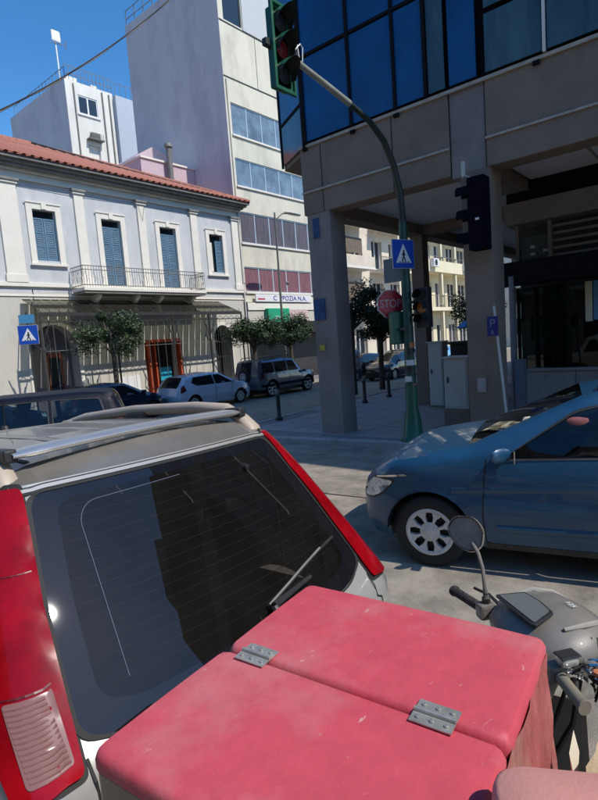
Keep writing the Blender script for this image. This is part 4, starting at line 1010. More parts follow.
    for cx in (0, -wb):
        for sd in (1, -1):
            rws = [[(cx+(ra+.01)*cos(t), sd*(wi+.245*k/2-.012), wr+(ra+.01)*sin(t)) for t in [pi*q/12 for q in range(13)]] for k in range(3)]
            mb.grid(rws)
    mb.build('underbody', M['dark'], R)
    for cx in (0, -wb):
        for sd in (1, -1): wheel(R, cx, sd*(interp(hwt, .35)-.105), wr, sd, rimm or M['rim'], r_rim=wr-.105, detail=bool(detail), spokes=8 if detail else 6)
    R['_'] = 0; del R['_']
    return R, S
def patch(R, S, name, m, pts, side=1, off=.004, step=.05):
    mb = MB(); panel(mb, pts, lambda x, z: S(x, z, side, off), step=step); return mb.build(name, m, R, smooth=True)
def ribbon(R, S, name, m, line, wd=.006, side=1, off=.002):
    mb = MB(); rows = []
    L_ = subdiv_open(line, .04)
    for i, p in enumerate(L_):
        d = (Vector(L_[min(i+1, len(L_)-1)])-Vector(L_[max(i-1, 0)])).normalized(); n = Vector((-d.y, d.x))*wd/2
        rows.append([S(p[0]+n.x, p[1]+n.y, side, off), S(p[0]-n.x, p[1]-n.y, side, off)])
    return mb.grid(rows).build(name, m, R)
def subdiv_open(line, step):
    o = []
    for a, b in zip(line, line[1:]):
        a, b = Vector(a), Vector(b); n = max(1, int((b-a).length/step))
        for k in range(n): o.append(tuple(a+(b-a)*k/n))
    o.append(tuple(line[-1])); return o

# ---- blue hatchback passing in front of the arcade
BW = [(.2, .80), (.35, .845), (.55, .87), (.70, .855), (.80, .865), (.95, .835), (1.0, .815), (1.45, .60)]
bprof = [(.52, .22, 'b'), (.60, .30, 'b'), (.65, .45, 'b'), (.64, .60, 'b'), (.60, .71, 'b'), (.48, .805, 'b'), (.3, .91, 'b'), (-.05, .975, 'b'), (-.32, 1.02, 'w'), (-1.18, 1.405, 'b'), (-1.45, 1.455, 'b'), (-2.0, 1.475, 'b'), (-2.6, 1.43, 'b'), (-2.95, 1.36, 'w'), (-3.2, 1.0, 'b'), (-3.29, .8, 'b'), (-3.31, .5, 'b'), (-3.22, .22, 'b')]
bw1 = rnd([(-.60, .965), (-1.60, 1.005), (-1.62, 1.375), (-1.40, 1.375), (-1.12, 1.305)], .05); bw2 = rnd([(-1.70, 1.01), (-2.5, 1.05), (-2.72, 1.20), (-2.5, 1.335), (-1.72, 1.38)], .05)
BC, BS = car('hatchback', (4.80, 2.26, 0), 104, 'metallic blue hatchback driving left past the arcade with its driver at the wheel', M['blue_car'], bprof, [bw1, bw2], 2.55, BW, glassm=M['car_glass'], group=None)
for sd in (1, -1):
    patch(BC, BS, 'headlight', M['headlamp'], rnd([(.30, .735), (.50, .745), (.56, .70), (.63, .62), (.615, .555), (.53, .56), (.42, .62)], .04), sd, .005, .04)
    patch(BC, BS, 'daylight_strip', M['chrome'], [(.16, .800), (.20, .812), (.50, .758), (.495, .745)], sd, .009, .05)
    patch(BC, BS, 'lamp_bezel', M['blackplast'], rnd([(.27, .75), (.50, .758), (.64, .63), (.625, .54), (.52, .545), (.40, .61)], .04), sd, .002, .05)
    ribbon(BC, BS, 'door_gap', M['rubber'], [(-.48, .96), (-.46, .80), (-.44, .5), (-.46, .27), (-.52, .25)], .010, sd)
    ribbon(BC, BS, 'door_gap', M['rubber'], [(-1.655, 1.0), (-1.66, .6), (-1.62, .27)], .010, sd)
    ribbon(BC, BS, 'door_gap', M['rubber'], [(-2.62, 1.0), (-2.5, .8), (-2.2, .6), (-2.05, .3)], .010, sd)
    ribbon(BC, BS, 'belt_chrome', M['chrome'], [(-.56, .955), (-1.62, .997), (-2.55, 1.04)], .010, sd, .006)
    ribbon(BC, BS, 'sill_trim', M['blackplast'], [(-.45, .235), (-2.1, .235)], .05, sd, .004)
    mb = MB()
    rws = [[BS(x, z+dz, sd, o_) for (dz, o_) in ((-.035, 0.001), (-.012, .004), (.004, .007), (.02, .001))] for x, z in subdiv_open([(-.2, .70), (-.9, .735), (-2.0, .80), (-2.9, .84)], .1)]
    mb.grid(rws).build('shoulder_crease', M['blue_car'], BC, smooth=True)
    rws = [[BS(x, z+dz, sd, o_) for (dz, o_) in ((-.03, 0.001), (-.01, .014), (.01, .014), (.03, .001))] for x, z in subdiv_open([(-.55, .40), (-2.1, .42)], .1)]
    mb = MB().grid(rws); mb.build('door_moulding', M['blue_car'], BC, smooth=True)
    # mirror
    mb = MB(); rows = []
    for k in range(9):
        t = pi*k/8; s_ = sin(t)**.6 if 0 < k < 8 else .05
        rows.append([(-.60+.07*(-cos(t))*.8+.045*cos(a)*s_*.6, sd*(.93+.075*(-cos(t))), 1.01+.06*sin(a)*s_) for a in [2*pi*q/12 for q in range(12)]])
    mb.grid(rows, close=True); mr = mb.build('door_mirror', M['blue_car'], BC, smooth=True)
    MB().box(-.62, -.54, sd*.80-.05, sd*.80+.1*sd if sd > 0 else -.74, .955, 1.0).build('mirror_foot', M['blackplast'], BC, bevel=.01)
    MB().box(-.705, -.698, min(sd*.87, sd*.99), max(sd*.87, sd*.99), .965, 1.06).build('mirror_glass', M['chrome'], mr)
for x in (-1.50, -2.42):
    for sd in (1, -1):
        a = BS(x, .88, sd, .0); h = MB().tube([(x-.10, a[1], .875), (x-.08, a[1]+sd*.03, .88), (x+.06, a[1]+sd*.034, .883), (x+.09, a[1], .88)], [.012, .016, .015, .012], n=8); h.build('door_handle', M['chrome'], BC, smooth=True)
# patch of sky-lit reflection sits on a curved dent on the door: leave it to the paint
MB().box(.62, .72, -.26, .26, .42, .50).build('number_plate', M['sign_white'], BC)
# interior
MB().box(-2.9, -.30, -.74, .74, .46, .52).build('floor', M['interior'], BC)
mb = MB(); mb.grid([[(-.35, y, .94), (-.50, y, .97), (-.68, y, .95), (-.74, y, .85), (-.68, y, .6)] for y in (-.74, -.4, 0, .4, .74)]); mb.build('dashboard', M['interior'], BC, smooth=True)
def seat(x, y, par):
    mb = MB().box(x-.5, x, y-.24, y+.24, .48, .64).build('seat_cushion', M['seat_cloth'], par, bevel=.05)
    T_ = Matrix.Translation((x-.48, y, .62)) @ Matrix.Rotation(radians(-14), 4, 'Y')
    MB().box(-.07, .07, -.24, .24, 0, .58, T_).build('seat_back', M['seat_cloth'], par, bevel=.05)
    MB().box(-.05, .05, -.13, .13, .62, .80, T_).tube([(0, .05, .5), (0, .05, .7)], .01, T=T_).build('headrest', M['seat_cloth'], par, bevel=.03)
for y in (.37, -.37): seat(-1.20, y, BC)
MB().box(-2.75, -2.15, -.62, .62, .5, .68).box(-2.85, -2.72, -.62, .62, .6, 1.12).build('rear_bench', M['seat_cloth'], BC, bevel=.04)
sw_ = Matrix.Translation((-.80, .37, 1.0)) @ Matrix.Rotation(radians(-64), 4, 'Y')
mb = MB(); rim = [(.185*cos(2*pi*k/28), .185*sin(2*pi*k/28), 0) for k in range(29)]; mb.tube(rim, .016, n=8, T=sw_)
for a in (0, 2.4, -2.4): mb.tube([(0, 0, -.03), (.18*cos(a+pi/2-pi/2), .18*sin(a), 0)], .014, n=6, T=sw_)
mb.lathe([(.001, -.01), (.06, -.02), (.07, -.05)], 14, sw_, 'Z'); mb.build('steering_wheel', mat('wheel_grey', (.11,.11,.115), .5), BC, smooth=True)

def skin_body(name, pts, edges, radii, m, parent=None, root=0, sub=2):
    me = bpy.data.meshes.new(name); me.from_pydata(pts, edges, []); me.materials.append(m)
    o = bpy.data.objects.new(name, me); COL.objects.link(o)
    md = o.modifiers.new('skin', 'SKIN'); md.use_smooth_shade = True
    sv = me.skin_vertices[0].data
    for i, r in enumerate(radii):
        r = r if isinstance(r, tuple) else (r, r); sv[i].radius = r; sv[i].use_root = (i == root)
    s2 = o.modifiers.new('sub', 'SUBSURF'); s2.levels = sub; s2.render_levels = sub
    dg = bpy.context.evaluated_depsgraph_get(); dg.update(); nm = bpy.data.meshes.new_from_object(o.evaluated_get(dg))
    o.modifiers.clear(); o.data = nm; nm.materials.clear(); nm.materials.append(m)
    for p in nm.polygons: p.use_smooth = True
    if parent is not None: setp(o, parent)
    return o
def car_world(l, root=(4.0, 2.12, 0), rz=104):
    a = radians(rz); return (root[0]+l[0]*cos(a)-l[1]*sin(a), root[1]+l[0]*sin(a)+l[1]*cos(a), l[2]+root[2])
DR = empty('person', (4.80+.20*cos(radians(104)), 2.26+.20*sin(radians(104)), .07), 104, 'driver in a dusky pink top reaching for the steering wheel of the blue hatchback', 'person')
y0 = .37
pts = [(-1.52, y0, .70), (-1.56, y0, .95), (-1.60, y0, 1.16), (-1.60, y0, 1.25), (-1.57, y0, 1.34), (-1.56, y0, 1.40),
       (-1.58, y0+.20, 1.15), (-1.32, y0+.29, 1.15), (-1.10, y0+.19, 1.17), (-1.03, y0+.14, 1.16),
       (-1.58, y0-.20, 1.15), (-1.36, y0-.28, .98), (-1.12, y0-.17, 1.05), (-1.04, y0-.14, 1.07),
       (-1.18, y0+.12, .70), (-.80, y0+.13, .62), (-1.18, y0-.12, .70), (-.80, y0-.13, .62)]
ed = [(0, 1), (1, 2), (2, 3), (3, 4), (4, 5), (2, 6), (6, 7), (7, 8), (8, 9), (2, 10), (10, 11), (11, 12), (12, 13), (0, 14), (14, 15), (0, 16), (16, 17)]
rad = [(.13, .16), (.12, .17), (.09, .13), .055, .09, .085, .07, .052, .036, .03, .07, .05, .036, .03, .09, .07, .09, .07]
skin_body('body', pts, ed, rad, M['skin'], DR)
top = skin_body('shirt', [(p[0]-.004, p[1], p[2]+.003) for p in pts[:3]]+[pts[6], pts[7], (-1.18, y0+.23, 1.165), pts[10], pts[11]], [(0, 1), (1, 2), (2, 3), (3, 4), (4, 5), (2, 6), (6, 7)], [(.145, .175), (.135, .185), (.105, .15), .080, .062, .052, .085, .065], M['shirt_pink'], DR)
def hand(base, dirx, upv, m, parent, s=1., curl=1.2):
    """palm with four curled fingers and a thumb"""
    d, u = Vector(dirx).normalized(), Vector(upv).normalized(); sd = d.cross(u)
    base = Vector(base)
    P0 = [base, base+d*.045*s, base+d*.085*s]; E = [(0, 1), (1, 2)]; Rr = [(.024*s, .024*s), (.022*s, .036*s), (.016*s, .038*s)]
    for k in range(4):
        o = sd*(.030-.020*k)*s; L_ = (.030, .034, .032, .026)[k]*s; q = base+d*.085*s+o; i0 = len(P0); P0.append(q); E.append((2, i0)); Rr.append(.0095*s); a = 0
        for j in range(3):
            a += curl*.8; q = q+(d*cos(a)-u*sin(a))*L_; P0.append(q); E.append((len(P0)-2, len(P0)-1)); Rr.append((.0092-.0012*j)*s)
    i0 = len(P0); P0 += [base+d*.03*s+sd*.034*s-u*.006*s, base+d*.055*s+sd*.046*s-u*.03*s, base+d*.075*s+sd*.035*s-u*.052*s]; E += [(1, i0), (i0, i0+1), (i0+1, i0+2)]; Rr += [.012*s, .011*s, .009*s]
    return skin_body('hand', [tuple(p) for p in P0], E, Rr, m, parent)
hand((-1.03, y0+.14, 1.16), (.9, -.1, -.25), (.25, 0, .95), M['foam'], DR, 1.1)
hand((-1.04, y0-.14, 1.07), (.9, .1, -.15), (.2, 0, .95), M['skin'], DR)
rows = []
for k in range(9):   # hair cap
    t = k/8*pi*.55; rows.append([(-1.572+.103*sin(t)*cos(a)-.012, y0+.088*sin(t)*sin(a), 1.372+.10*cos(t)) for a in [2*pi*q/16 for q in range(16)]])
MB().grid(rows, close=True).build('hair', M['cloth_dark'], DR, smooth=True)
for sd in (1, -1): MB().lathe([(.001, -.004), (.011, 0), (.012, .004)], 10, Matrix.Translation((-1.478, y0+sd*.032, 1.375)) @ Matrix.Rotation(-pi/2, 4, 'Z')).build('eye', M['cloth_dark'], DR)
MB().add([(-1.475, y0-.012, 1.345), (-1.475, y0+.012, 1.345), (-1.455, y0, 1.34), (-1.475, y0, 1.385), (-1.48, y0, 1.33)], [(0, 1, 2), (0, 2, 3), (1, 3, 2), (0, 4, 2), (1, 2, 4)]).build('nose', M['skin'], DR)

# ---- simpler cars parked along the far kerb
HW = [(.2, .76), (.55, .84), (.9, .81), (1.0, .79), (1.5, .60)]
hat = [(.72, .22, 'b'), (.8, .35, 'b'), (.8, .58, 'b'), (.70, .76, 'b'), (.1, .93, 'b'), (-.2, .98, 'w'), (-1.0, 1.40, 'b'), (-1.6, 1.46, 'b'), (-2.5, 1.40, 'b'), (-2.8, 1.34, 'w'), (-3.15, .95, 'b'), (-3.25, .6, 'b'), (-3.2, .25, 'b')]
hw1 = rnd([(-.42, .97), (-1.35, .98), (-1.37, 1.34), (-1.05, 1.33)], .04); hw2 = rnd([(-1.43, .98), (-2.3, 1.0), (-2.55, 1.12), (-2.4, 1.32), (-1.45, 1.35)], .04)
def simple(loc, rz, label, body, prof=hat, wins=(hw1, hw2), wb=2.5, hw=HW, detail=0, cat='car', name='parked_car', lights=True, **k):
    if name == 'parked_car': k['group'] = 'cars parked along the side street'
    R, S = car(name, loc, rz, label, body, prof, list(wins), wb, hw, detail=detail, category=cat, **k)
    if lights:
        xr = min(p[0] for p in prof); xf = max(p[0] for p in prof)
        zt = .85 if prof is hat else .95
        for sd in (1, -1):
            patch(R, S, 'tail_light', M['tail_red_dark'], [(xr+.10, zt-.1), (xr+.36, zt), (xr+.30, zt+.22), (xr+.16, zt+.2)], sd, .01, .15)
            patch(R, S, 'headlight', M['headlamp'], [(xf-.06, zt-.22), (xf-.42, zt-.16), (xf-.40, zt-.04), (xf-.12, zt-.1)], sd, .01, .15)
            ribbon(R, S, 'door_gap', M['rubber'], [(-.5, .93), (-.48, .5), (-.5, .27)], .02, sd); ribbon(R, S, 'door_gap', M['rubber'], [(-1.4, .95), (-1.4, .3)], .02, sd)
            for hx in (-1.25, -2.15):
                a = S(hx, .84, sd, 0); MB().box(hx-.09, hx+.09, min(a[1], a[1]+sd*.03), max(a[1], a[1]+sd*.03), .82, .85).build('door_handle', body, R)
            a = S(-.35, 1.0, sd, 0); MB().box(-.45, -.33, min(a[1], a[1]+sd*.18), max(a[1], a[1]+sd*.18), .98, 1.10).build('door_mirror', body, R, bevel=.03)
    return R, S
GZ = -.42
simple((15.8, 17.55, GZ), 0, 'pale silver-white hatchback parked before the barred screen, right of the dark one', M['white_car'], detail=1)
# pale off-roader with a spare wheel on its tail
suvp = [(.70, .32, 'b'), (.74, .75, 'b'), (.62, .98, 'b'), (-.35, 1.08, 'b'), (-.5, 1.1, 'w'), (-.95, 1.66, 'b'), (-1.6, 1.74, 'b'), (-3.1, 1.72, 'b'), (-3.28, 1.64, 'w'), (-3.42, 1.12, 'b'), (-3.46, .8, 'b'), (-3.42, .4, 'b')]
SHW = [(.3, .80), (.6, .88), (1.05, .87), (1.1, .85), (1.7, .72)]
sw1 = rnd([(-.72, 1.12), (-1.45, 1.12), (-1.45, 1.60), (-1.02, 1.60)], .04); sw2 = rnd([(-1.53, 1.12), (-2.35, 1.12), (-2.35, 1.60), (-1.53, 1.60)], .04); sw3 = rnd([(-2.43, 1.12), (-3.2, 1.12), (-3.14, 1.60), (-2.43, 1.60)], .04)
J, JS = simple((20.35, 17.5, GZ), 0, 'boxy grey-blue off-roader with a spare wheel on its tail, parked before the office block', M['silver_blue'], suvp, (sw1, sw2, sw3), 2.6, SHW, cat='off-roader', wr=.38, ra=.45, zs=.36)
sp_ = wheel(J, -3.52, 0, .33, 1, M['rim'], r_rim=.2); sp_.matrix_local = Matrix.Translation((-3.55, 0, 1.0)) @ Matrix.Rotation(pi/2, 4, 'Z') @ Matrix.Translation((3.52, 0, -.33))
for sd in (1, -1): MB().tube([(-1.1, sd*.62, 1.76), (-1.2, sd*.62, 1.84), (-3.0, sd*.62, 1.84), (-3.1, sd*.62, 1.76)], .02, n=5).build('roof_rail', M['blackplast'], J)
for sd in (1, -1): patch(J, JS, 'side_stripe', M['darkcar'], [(.1, .62), (-3.3, .62), (-3.3, .50), (.1, .50)], sd, .012, .3)
simple((11.6, 17.9, GZ), 0, 'dark blue hatchback parked under the leafy street tree', M['darkcar2'])
simple((7.1, 18.0, GZ), 0, 'dark blue saloon parked leftmost along the far kerb', M['darkcar2'])
simple((24.9, 17.6, GZ), 180, 'black hatchback parked just beyond the corner pillar', M['black_car'])
simple((25.1, 15.3, GZ), 180, 'black car standing out in the side street beyond the corner pillar', M['black_car'])
simple((29.3, 17.4, GZ), 180, 'dark maroon hatchback parked between the black and the sky-blue cars', M['maroon_car'])
simple((34.3, 17.5, GZ), 180, 'sky-blue hatchback parked farthest along the side street', M['far_blue_car'])
# dark estate ahead of the silver car
est = [(.72, .25, 'b'), (.8, .4, 'b'), (.78, .68, 'b'), (.60, .84, 'b'), (0, .96, 'b'), (-.25, 1.0, 'w'), (-1.0, 1.43, 'b'), (-1.5, 1.49, 'b'), (-2.7, 1.49, 'b'), (-3.15, 1.45, 'w'), (-3.32, 1.02, 'b'), (-3.4, .7, 'b'), (-3.36, .3, 'b')]
ew1 = rnd([(-.50, .99), (-1.30, 1.0), (-1.32, 1.40), (-1.08, 1.38)], .04); ew2 = rnd([(-1.40, 1.0), (-2.2, 1.01), (-2.2, 1.41), (-1.42, 1.41)], .04); ew3 = rnd([(-2.28, 1.01), (-3.02, 1.06), (-2.95, 1.38), (-2.28, 1.41)], .04)
DK, DS = simple((2.05, 9.78, -.02), 150, 'dark blue estate car just ahead of the silver car, windows reflecting beige', M['darkcar'], est, (ew1, ew2, ew3), 2.6, detail=1, name='estate_car', cat='estate car', glassm=M['car_glass'])
MB().box(-3.0, -.3, -.7, .7, .46, .52).build('floor', M['interior'], DK)
for y in (.36, -.36): seat(-1.15, y, DK)
MB().box(-2.6, -2.1, -.6, .6, .5, .7).box(-2.7, -2.56, -.6, .6, .6, 1.15).build('rear_bench', M['seat_cloth'], DK, bevel=.04)
MB().grid([[(-.28, y, .95), (-.7, y, 1.0), (-.8, y, .7)] for y in (-.7, 0, .7)]).build('dashboard', mat('dash_beige', (.30,.24,.16), .8), DK, smooth=True)

# ---- scooter rider far in the side street
RD = empty('person', (20.2, 13.6, -.30), 200, 'helmeted rider in a pale top on a dark scooter beyond the arcade', 'person')
pts = [(-.15, 0, .82), (-.12, 0, 1.08), (-.02, 0, 1.34), (0, 0, 1.44), (.02, 0, 1.56), (.02, 0, 1.64),
       (0, .19, 1.32), (.20, .24, 1.12), (.42, .22, 1.08), (0, -.19, 1.32), (.20, -.24, 1.12), (.42, -.22, 1.08),
       (.22, .14, .80), (.20, .14, .42), (.32, .14, .38), (.22, -.14, .80), (.20, -.14, .42), (.32, -.14, .38)]
ed = [(0, 1), (1, 2), (2, 3), (3, 4), (4, 5), (2, 6), (6, 7), (7, 8), (2, 9), (9, 10), (10, 11), (0, 12), (12, 13), (13, 14), (0, 15), (15, 16), (16, 17)]
rad = [.15, .15, .13, .055, .09, .08, .07, .05, .035, .07, .05, .035, .09, .06, .045, .09, .06, .045]
skin_body('body', pts, ed, rad, M['skin'], RD)
skin_body('shirt', pts[:3]+[pts[6], pts[7], pts[9], pts[10]], [(0, 1), (1, 2), (2, 3), (3, 4), (2, 5), (5, 6)], [.165, .165, .145, .085, .062, .085, .062], M['cloth_grey'], RD)
skin_body('trousers', [pts[0], pts[12], pts[13], pts[15], pts[16]], [(0, 1), (1, 2), (0, 3), (3, 4)], [.16, .10, .07, .10, .07], M['cloth_dark'], RD)
MB().lathe([(.001, .16), (.09, .13), (.145, .05), (.15, -.03), (.13, -.12), (.11, -.13)], 18, Matrix.Translation((.03, 0, 1.62)), 'Z').build('helmet', M['helmet'], RD, smooth=True)

# ------------------------------------------------------------------ trees
def tree(loc, h, cr, label, seed, n=7000, leaf=.115, m='leaf_dark', group='street trees along the side street', squash=.8, lean=0):
    rd = random.Random(seed); R = empty('street_tree', loc, 0, label, 'tree', group)
    mb = MB(); top = h-cr*.6
    mb.tube([(0, 0, 0), (.04, .02, top*.4), (lean*.5, -.03, top*.75), (lean, 0, top)], [.12, .10, .085, .05], n=8)
    clumps = []
    for k in range(20):
        a = rd.uniform(0, 2*pi); e_ = rd.uniform(-.5, 1.1); rr = cr*rd.uniform(.3, 1.05)
        c = Vector((lean+rr*cos(a)*cos(e_), rr*sin(a)*cos(e_), h-cr*squash+rr*sin(e_)*squash)); clumps.append((c, cr*rd.uniform(.16, .44)))
        if k % 2 == 0: mb.tube([(lean*.6, 0, top*.72), ((c.x+lean)/2, c.y/2, (c.z+top*.8)/2), tuple(c)], [.05, .03, .012], n=5)
    mb.build('trunk', M['bark'], R, smooth=True)
    for mm, frac in ((m, .5), ('leaf_mid', .35), ('leaf_pale', .15)):
        lf = MB()
        for q in range(int(n*frac)):
            c, r = rd.choice(clumps); d = Vector((rd.gauss(0, 1), rd.gauss(0, 1), rd.gauss(0, 1))).normalized(); p = c+d*r*rd.uniform(.55, 1.08)
            u = Vector((rd.gauss(0, 1), rd.gauss(0, 1), rd.gauss(0, .6))).normalized()*leaf*rd.uniform(.6, 1.3); v = u.cross(d).normalized()*leaf*.5
            lf.add([p-u*.5, p+v*.5, p+u*.6, p-v*.5], [(0, 1, 2, 3)])
        lf.build('crown', M[mm], R, recalc=False)
    return R
tree((11.3, 19.0, -.28), 4.05, 1.35, 'dark round-headed street tree before the barred screen, left of the orange entrance', 1)
tree((19.3, 19.2, -.28), 3.6, 1.3, 'dark low street tree before the far end of the iron canopy', 2, squash=.6)
tree((21.9, 19.0, -.28), 3.6, 1.35, 'dark low street tree under the green sign of the office block', 3, squash=.6)
tree((15.9, 10.9, -.05), 3.9, 1.15, 'thin dark street tree just right of the corner pillar', 4, n=6500, leaf=.11, lean=.1)
tree((17.5, 10.7, -.05), 2.9, .8, 'smaller green tree seen past the stop sign', 5, n=4500, leaf=.11)
tree((24.5, 9.8, -.05), 3.6, 1.4, 'leafy tree seen between the cabinets and the second pillar', 6, n=4000)
tree((33, 19.3, -.28), 5.0, 1.7, 'street tree before the pinkish apartments', 7, n=2000, leaf=.14, m='leaf_mid')
tree((48, 19.3, -.28), 4.2, 1.5, 'street tree before the cream apartments, farthest away', 8, n=1500, leaf=.16)

# ------------------------------------------------------------------ silver car with dark rear glass (foreground)
a_ = radians(-5.9)
V = empty('silver_car', (1.292, 1.199, .007), 0, 'silver off-roader with tall red tail lights and dark rear glass filling the left foreground', 'car')
V.rotation_mode = 'ZXY' if False else 'XYZ'
V.rotation_euler = (Matrix.Rotation(radians(-.18), 3, 'Z') @ Matrix.Rotation(radians(-2.97), 3, 'X') @ Matrix.Rotation(radians(.64), 3, 'Y')).to_euler('XYZ')
HZT = [(.25, .86), (.6, .915), (.90, .90), (1.08, .855), (1.45, .745), (1.60, .675), (1.66, .62)]
YR = [(.25, .08), (.40, -.05), (.60, -.05), (.66, .0), (.84, .025), (.90, .07), (1.56, .545), (1.60, .585), (1.66, .66)]
RC = .13
def VW(u, z, off=0.):
    """wrap-round skin: u across the tail and then forward along either flank"""
    s_ = 1 if u >= 0 else -1; v = abs(u); hw_ = interp(HZT, z); y = interp(YR, z); fl = hw_-RC
    if v <= fl: return (s_*v, y+.12*v*v-off, z+off*.4)
    th = (v-fl)/RC
    if th <= pi/2: return (s_*(fl+(RC+off)*sin(th)), y+.12*fl*fl+RC-(RC+off)*cos(th), z)
    return (s_*(hw_+off), y+.12*fl*fl+RC+(v-fl-RC*pi/2), z)
GO = rnd([(-.695, .945), (-.55, .905), (.0, .89), (.55, .915), (.695, .965), (.65, 1.25), (.575, 1.568), (-.575, 1.568), (-.65, 1.25)], .05)
def arch_u(uc, r=.39):
    n = 14; a0 = math.asin((.30-.34)/r); return [(uc+r*cos(t), .34+r*sin(t)) for t in [pi-a0-(pi-2*a0)*k/n for k in range(n+1)]]
# flank length runs to u ~ 5.2
UE = 5.05
rw, fw = 1.68, 4.28
left_b = [(-p[0], p[1]) for p in reversed(arch_u(rw))]; left_f = [(-p[0], p[1]) for p in reversed(arch_u(fw))]
topedge = [(.0, 1.60), (.62, 1.60), (1.0, 1.635), (1.9, 1.655), (2.8, 1.62), (3.15, 1.57), (3.95, 1.10), (4.3, 1.03), (4.95, .90), (5.05, .75)]
out = left_f[:0]
out = [(-5.05, .30)] + left_f + left_b + arch_u(rw)[::1] + arch_u(fw) + [(UE, .30)] + topedge[::-1][:-1] + [(-p[0], p[1]) for p in topedge[1:]]
sw_a = [(1.25, 1.07), (2.05, 1.06), (2.05, 1.50), (1.42, 1.53), (1.22, 1.49)]
sw_b = [(2.13, 1.06), (2.95, 1.05), (2.93, 1.50), (2.13, 1.505)]
sw_c = [(3.03, 1.05), (3.80, 1.05), (3.72, 1.12), (3.22, 1.46), (3.02, 1.495)]
sws = [rnd(q, .05) for q in (sw_a, sw_b, sw_c)]; swl = [[(-p[0], p[1]) for p in q] for q in sws]
mb = MB(); panel(mb, out, VW, [GO]+sws+swl, step=.07, edge=.06)
# roof, windscreen surround, bonnet
RP = [(.585, 1.60, .62, 'b'), (.72, 1.645, .62, 'b'), (1.2, 1.675, .62, 'b'), (1.9, 1.68, .62, 'b'), (2.6, 1.645, .60, 'b'), (2.80, 1.61, .59, 'w'), (3.60, 1.11, .70, 'b'), (3.72, 1.07, .76, 'b'), (4.40, .95, .70, 'b'), (4.52, .80, .66, 'b'), (4.55, .30, .62, 'b')]
def vrow(y, z, hw_, cr=.035): return [(s*hw_, y, z+cr*(1-s*s)-cr*.6*(abs(s) > .99)) for s in [k/6-1 for k in range(13)]]
rows = []
for i, (y, z, h, t) in enumerate(RP):
    if i == 0: rows.append([(VW(s*.62, 1.60)[0], VW(s*.62, 1.60)[1], 1.60) for s in [k/6-1 for k in range(13)]])
    else: rows.append(vrow(y, z, h))
rfm, gls = MB(), MB()
for i in range(len(rows)-1):
    for j in range(12):
        q = [rows[i][j], rows[i][j+1], rows[i+1][j+1], rows[i+1][j]]
        if RP[i][3] == 'w' and 0 < j < 11: gls.add(q, [(0, 1, 2, 3)])
        elif i < 5: rfm.add(q, [(0, 1, 2, 3)])
        else: mb.add(q, [(0, 1, 2, 3)])
# cant panels closing roof edge to flank top
for sd in (1, -1):
    fl_ = []
    for (y, z, h, t) in RP[:10]:
        u = y-.585+.62; hz = interp(topedge, max(.62, u)); p = VW(sd*max(.62, u), hz); fl_.append([(sd*h, y, z-.02 if y > .6 else z), p])
    fl_[0][0] = (VW(sd*.62, 1.6))
    mb.grid(fl_)
mb.build('body', M['silver'], V, smooth=True, angle=38)
roof = rfm.build('roof', M['silver_roof'], V, smooth=True)
gls.build('windscreen', M['car_glass'], V, smooth=True)
for y0_, y1_, x_ in ((.75, 2.7, .50), (.75, 2.7, -.50)): # black roof gutters
    rows = [[(x_-.012, y, interp([(p[0], p[1]) for p in RP], y)+.035*(1-(x_/.62)**2)+.003), (x_+.012, y, interp([(p[0], p[1]) for p in RP], y)+.035*(1-(x_/.62)**2)+.003)] for y in [y0_+(y1_-y0_)*k/10 for k in range(11)]]
    MB().grid(rows).build('roof_gutter', M['rubber'], roof)
for x_ in (-.25, 0, .25):   # pressed roof ribs
    rows = []
    for k in range(12):
        y = .85+1.7*k/11; z = interp([(p[0], p[1]) for p in RP], y)+.035*(1-(x_/.62)**2); rows.append([(x_-.03, y, z+.0005), (x_-.015, y, z+.006), (x_+.015, y, z+.006), (x_+.03, y, z+.0005)])
    MB().grid(rows).build('roof_rib', M['silver_roof'], roof, smooth=True)
# tail lip: two bright strips under the roof edge
for z0, z1, off, mm in ((1.570, 1.578, .006, 'rubber'), (1.579, 1.589, .010, 'silver'), (1.590, 1.594, .010, 'rubber')):
    rows = [[VW(u, z0, off), VW(u, z1, off)] for u in [-.60+1.2*k/30 for k in range(31)]]; MB().grid(rows).build('tailgate_lip' if mm == 'silver' else 'lip_seal', M[mm], V, smooth=True)
# rear glass with its black border
GI = rnd([(-.615, 1.0), (-.5, .968), (.5, .968), (.615, 1.0), (.575, 1.25), (.505, 1.535), (-.505, 1.535), (-.575, 1.25)], .07)
mb = MB(); panel(mb, GO, lambda u, z: VW(u, z, .004), [GI], step=.05); fr_ = mb.build('glass_border', M['frit'], V, smooth=True)
mb = MB(); panel(mb, GI, lambda u, z: VW(u, z, .004), step=.07); rg = mb.build('rear_glass', M['rear_glass'], V, smooth=True)
GS = rnd([(-.712, .938), (-.55, .898), (0, .883), (.55, .908), (.712, .958), (.668, 1.25), (.592, 1.572), (-.592, 1.572), (-.668, 1.25)], .05)
mb = MB(); panel(mb, GS, lambda u, z: VW(u, z, .007), [GO], step=.05); mb.build('glass_seal', M['rubber'], V, smooth=True)
hl = MB()
for k in range(15):
    z = 1.02+k*.035; hw_ = interp([(.965, .60), (1.25, .575), (1.535, .505)], z)-.02
    rows = [[VW(u, z-.0009, .001), VW(u, z+.0009, .001)] for u in [-hw_+2*hw_*q/16 for q in range(17)]]; hl.grid(rows)
hl.build('heater_lines', M['heater'], rg, stuff=True)
ln = [VW(u, z, .0055) for u, z in [(-.515+.055*k/6, 1.02+.40*k/6) for k in range(6)]+[(-.37-.09*cos(pi/2*k/8), 1.42+.09*sin(pi/2*k/8)) for k in range(9)]+[(-.37+.06*k, 1.51+.001*k) for k in range(1, 7)]]
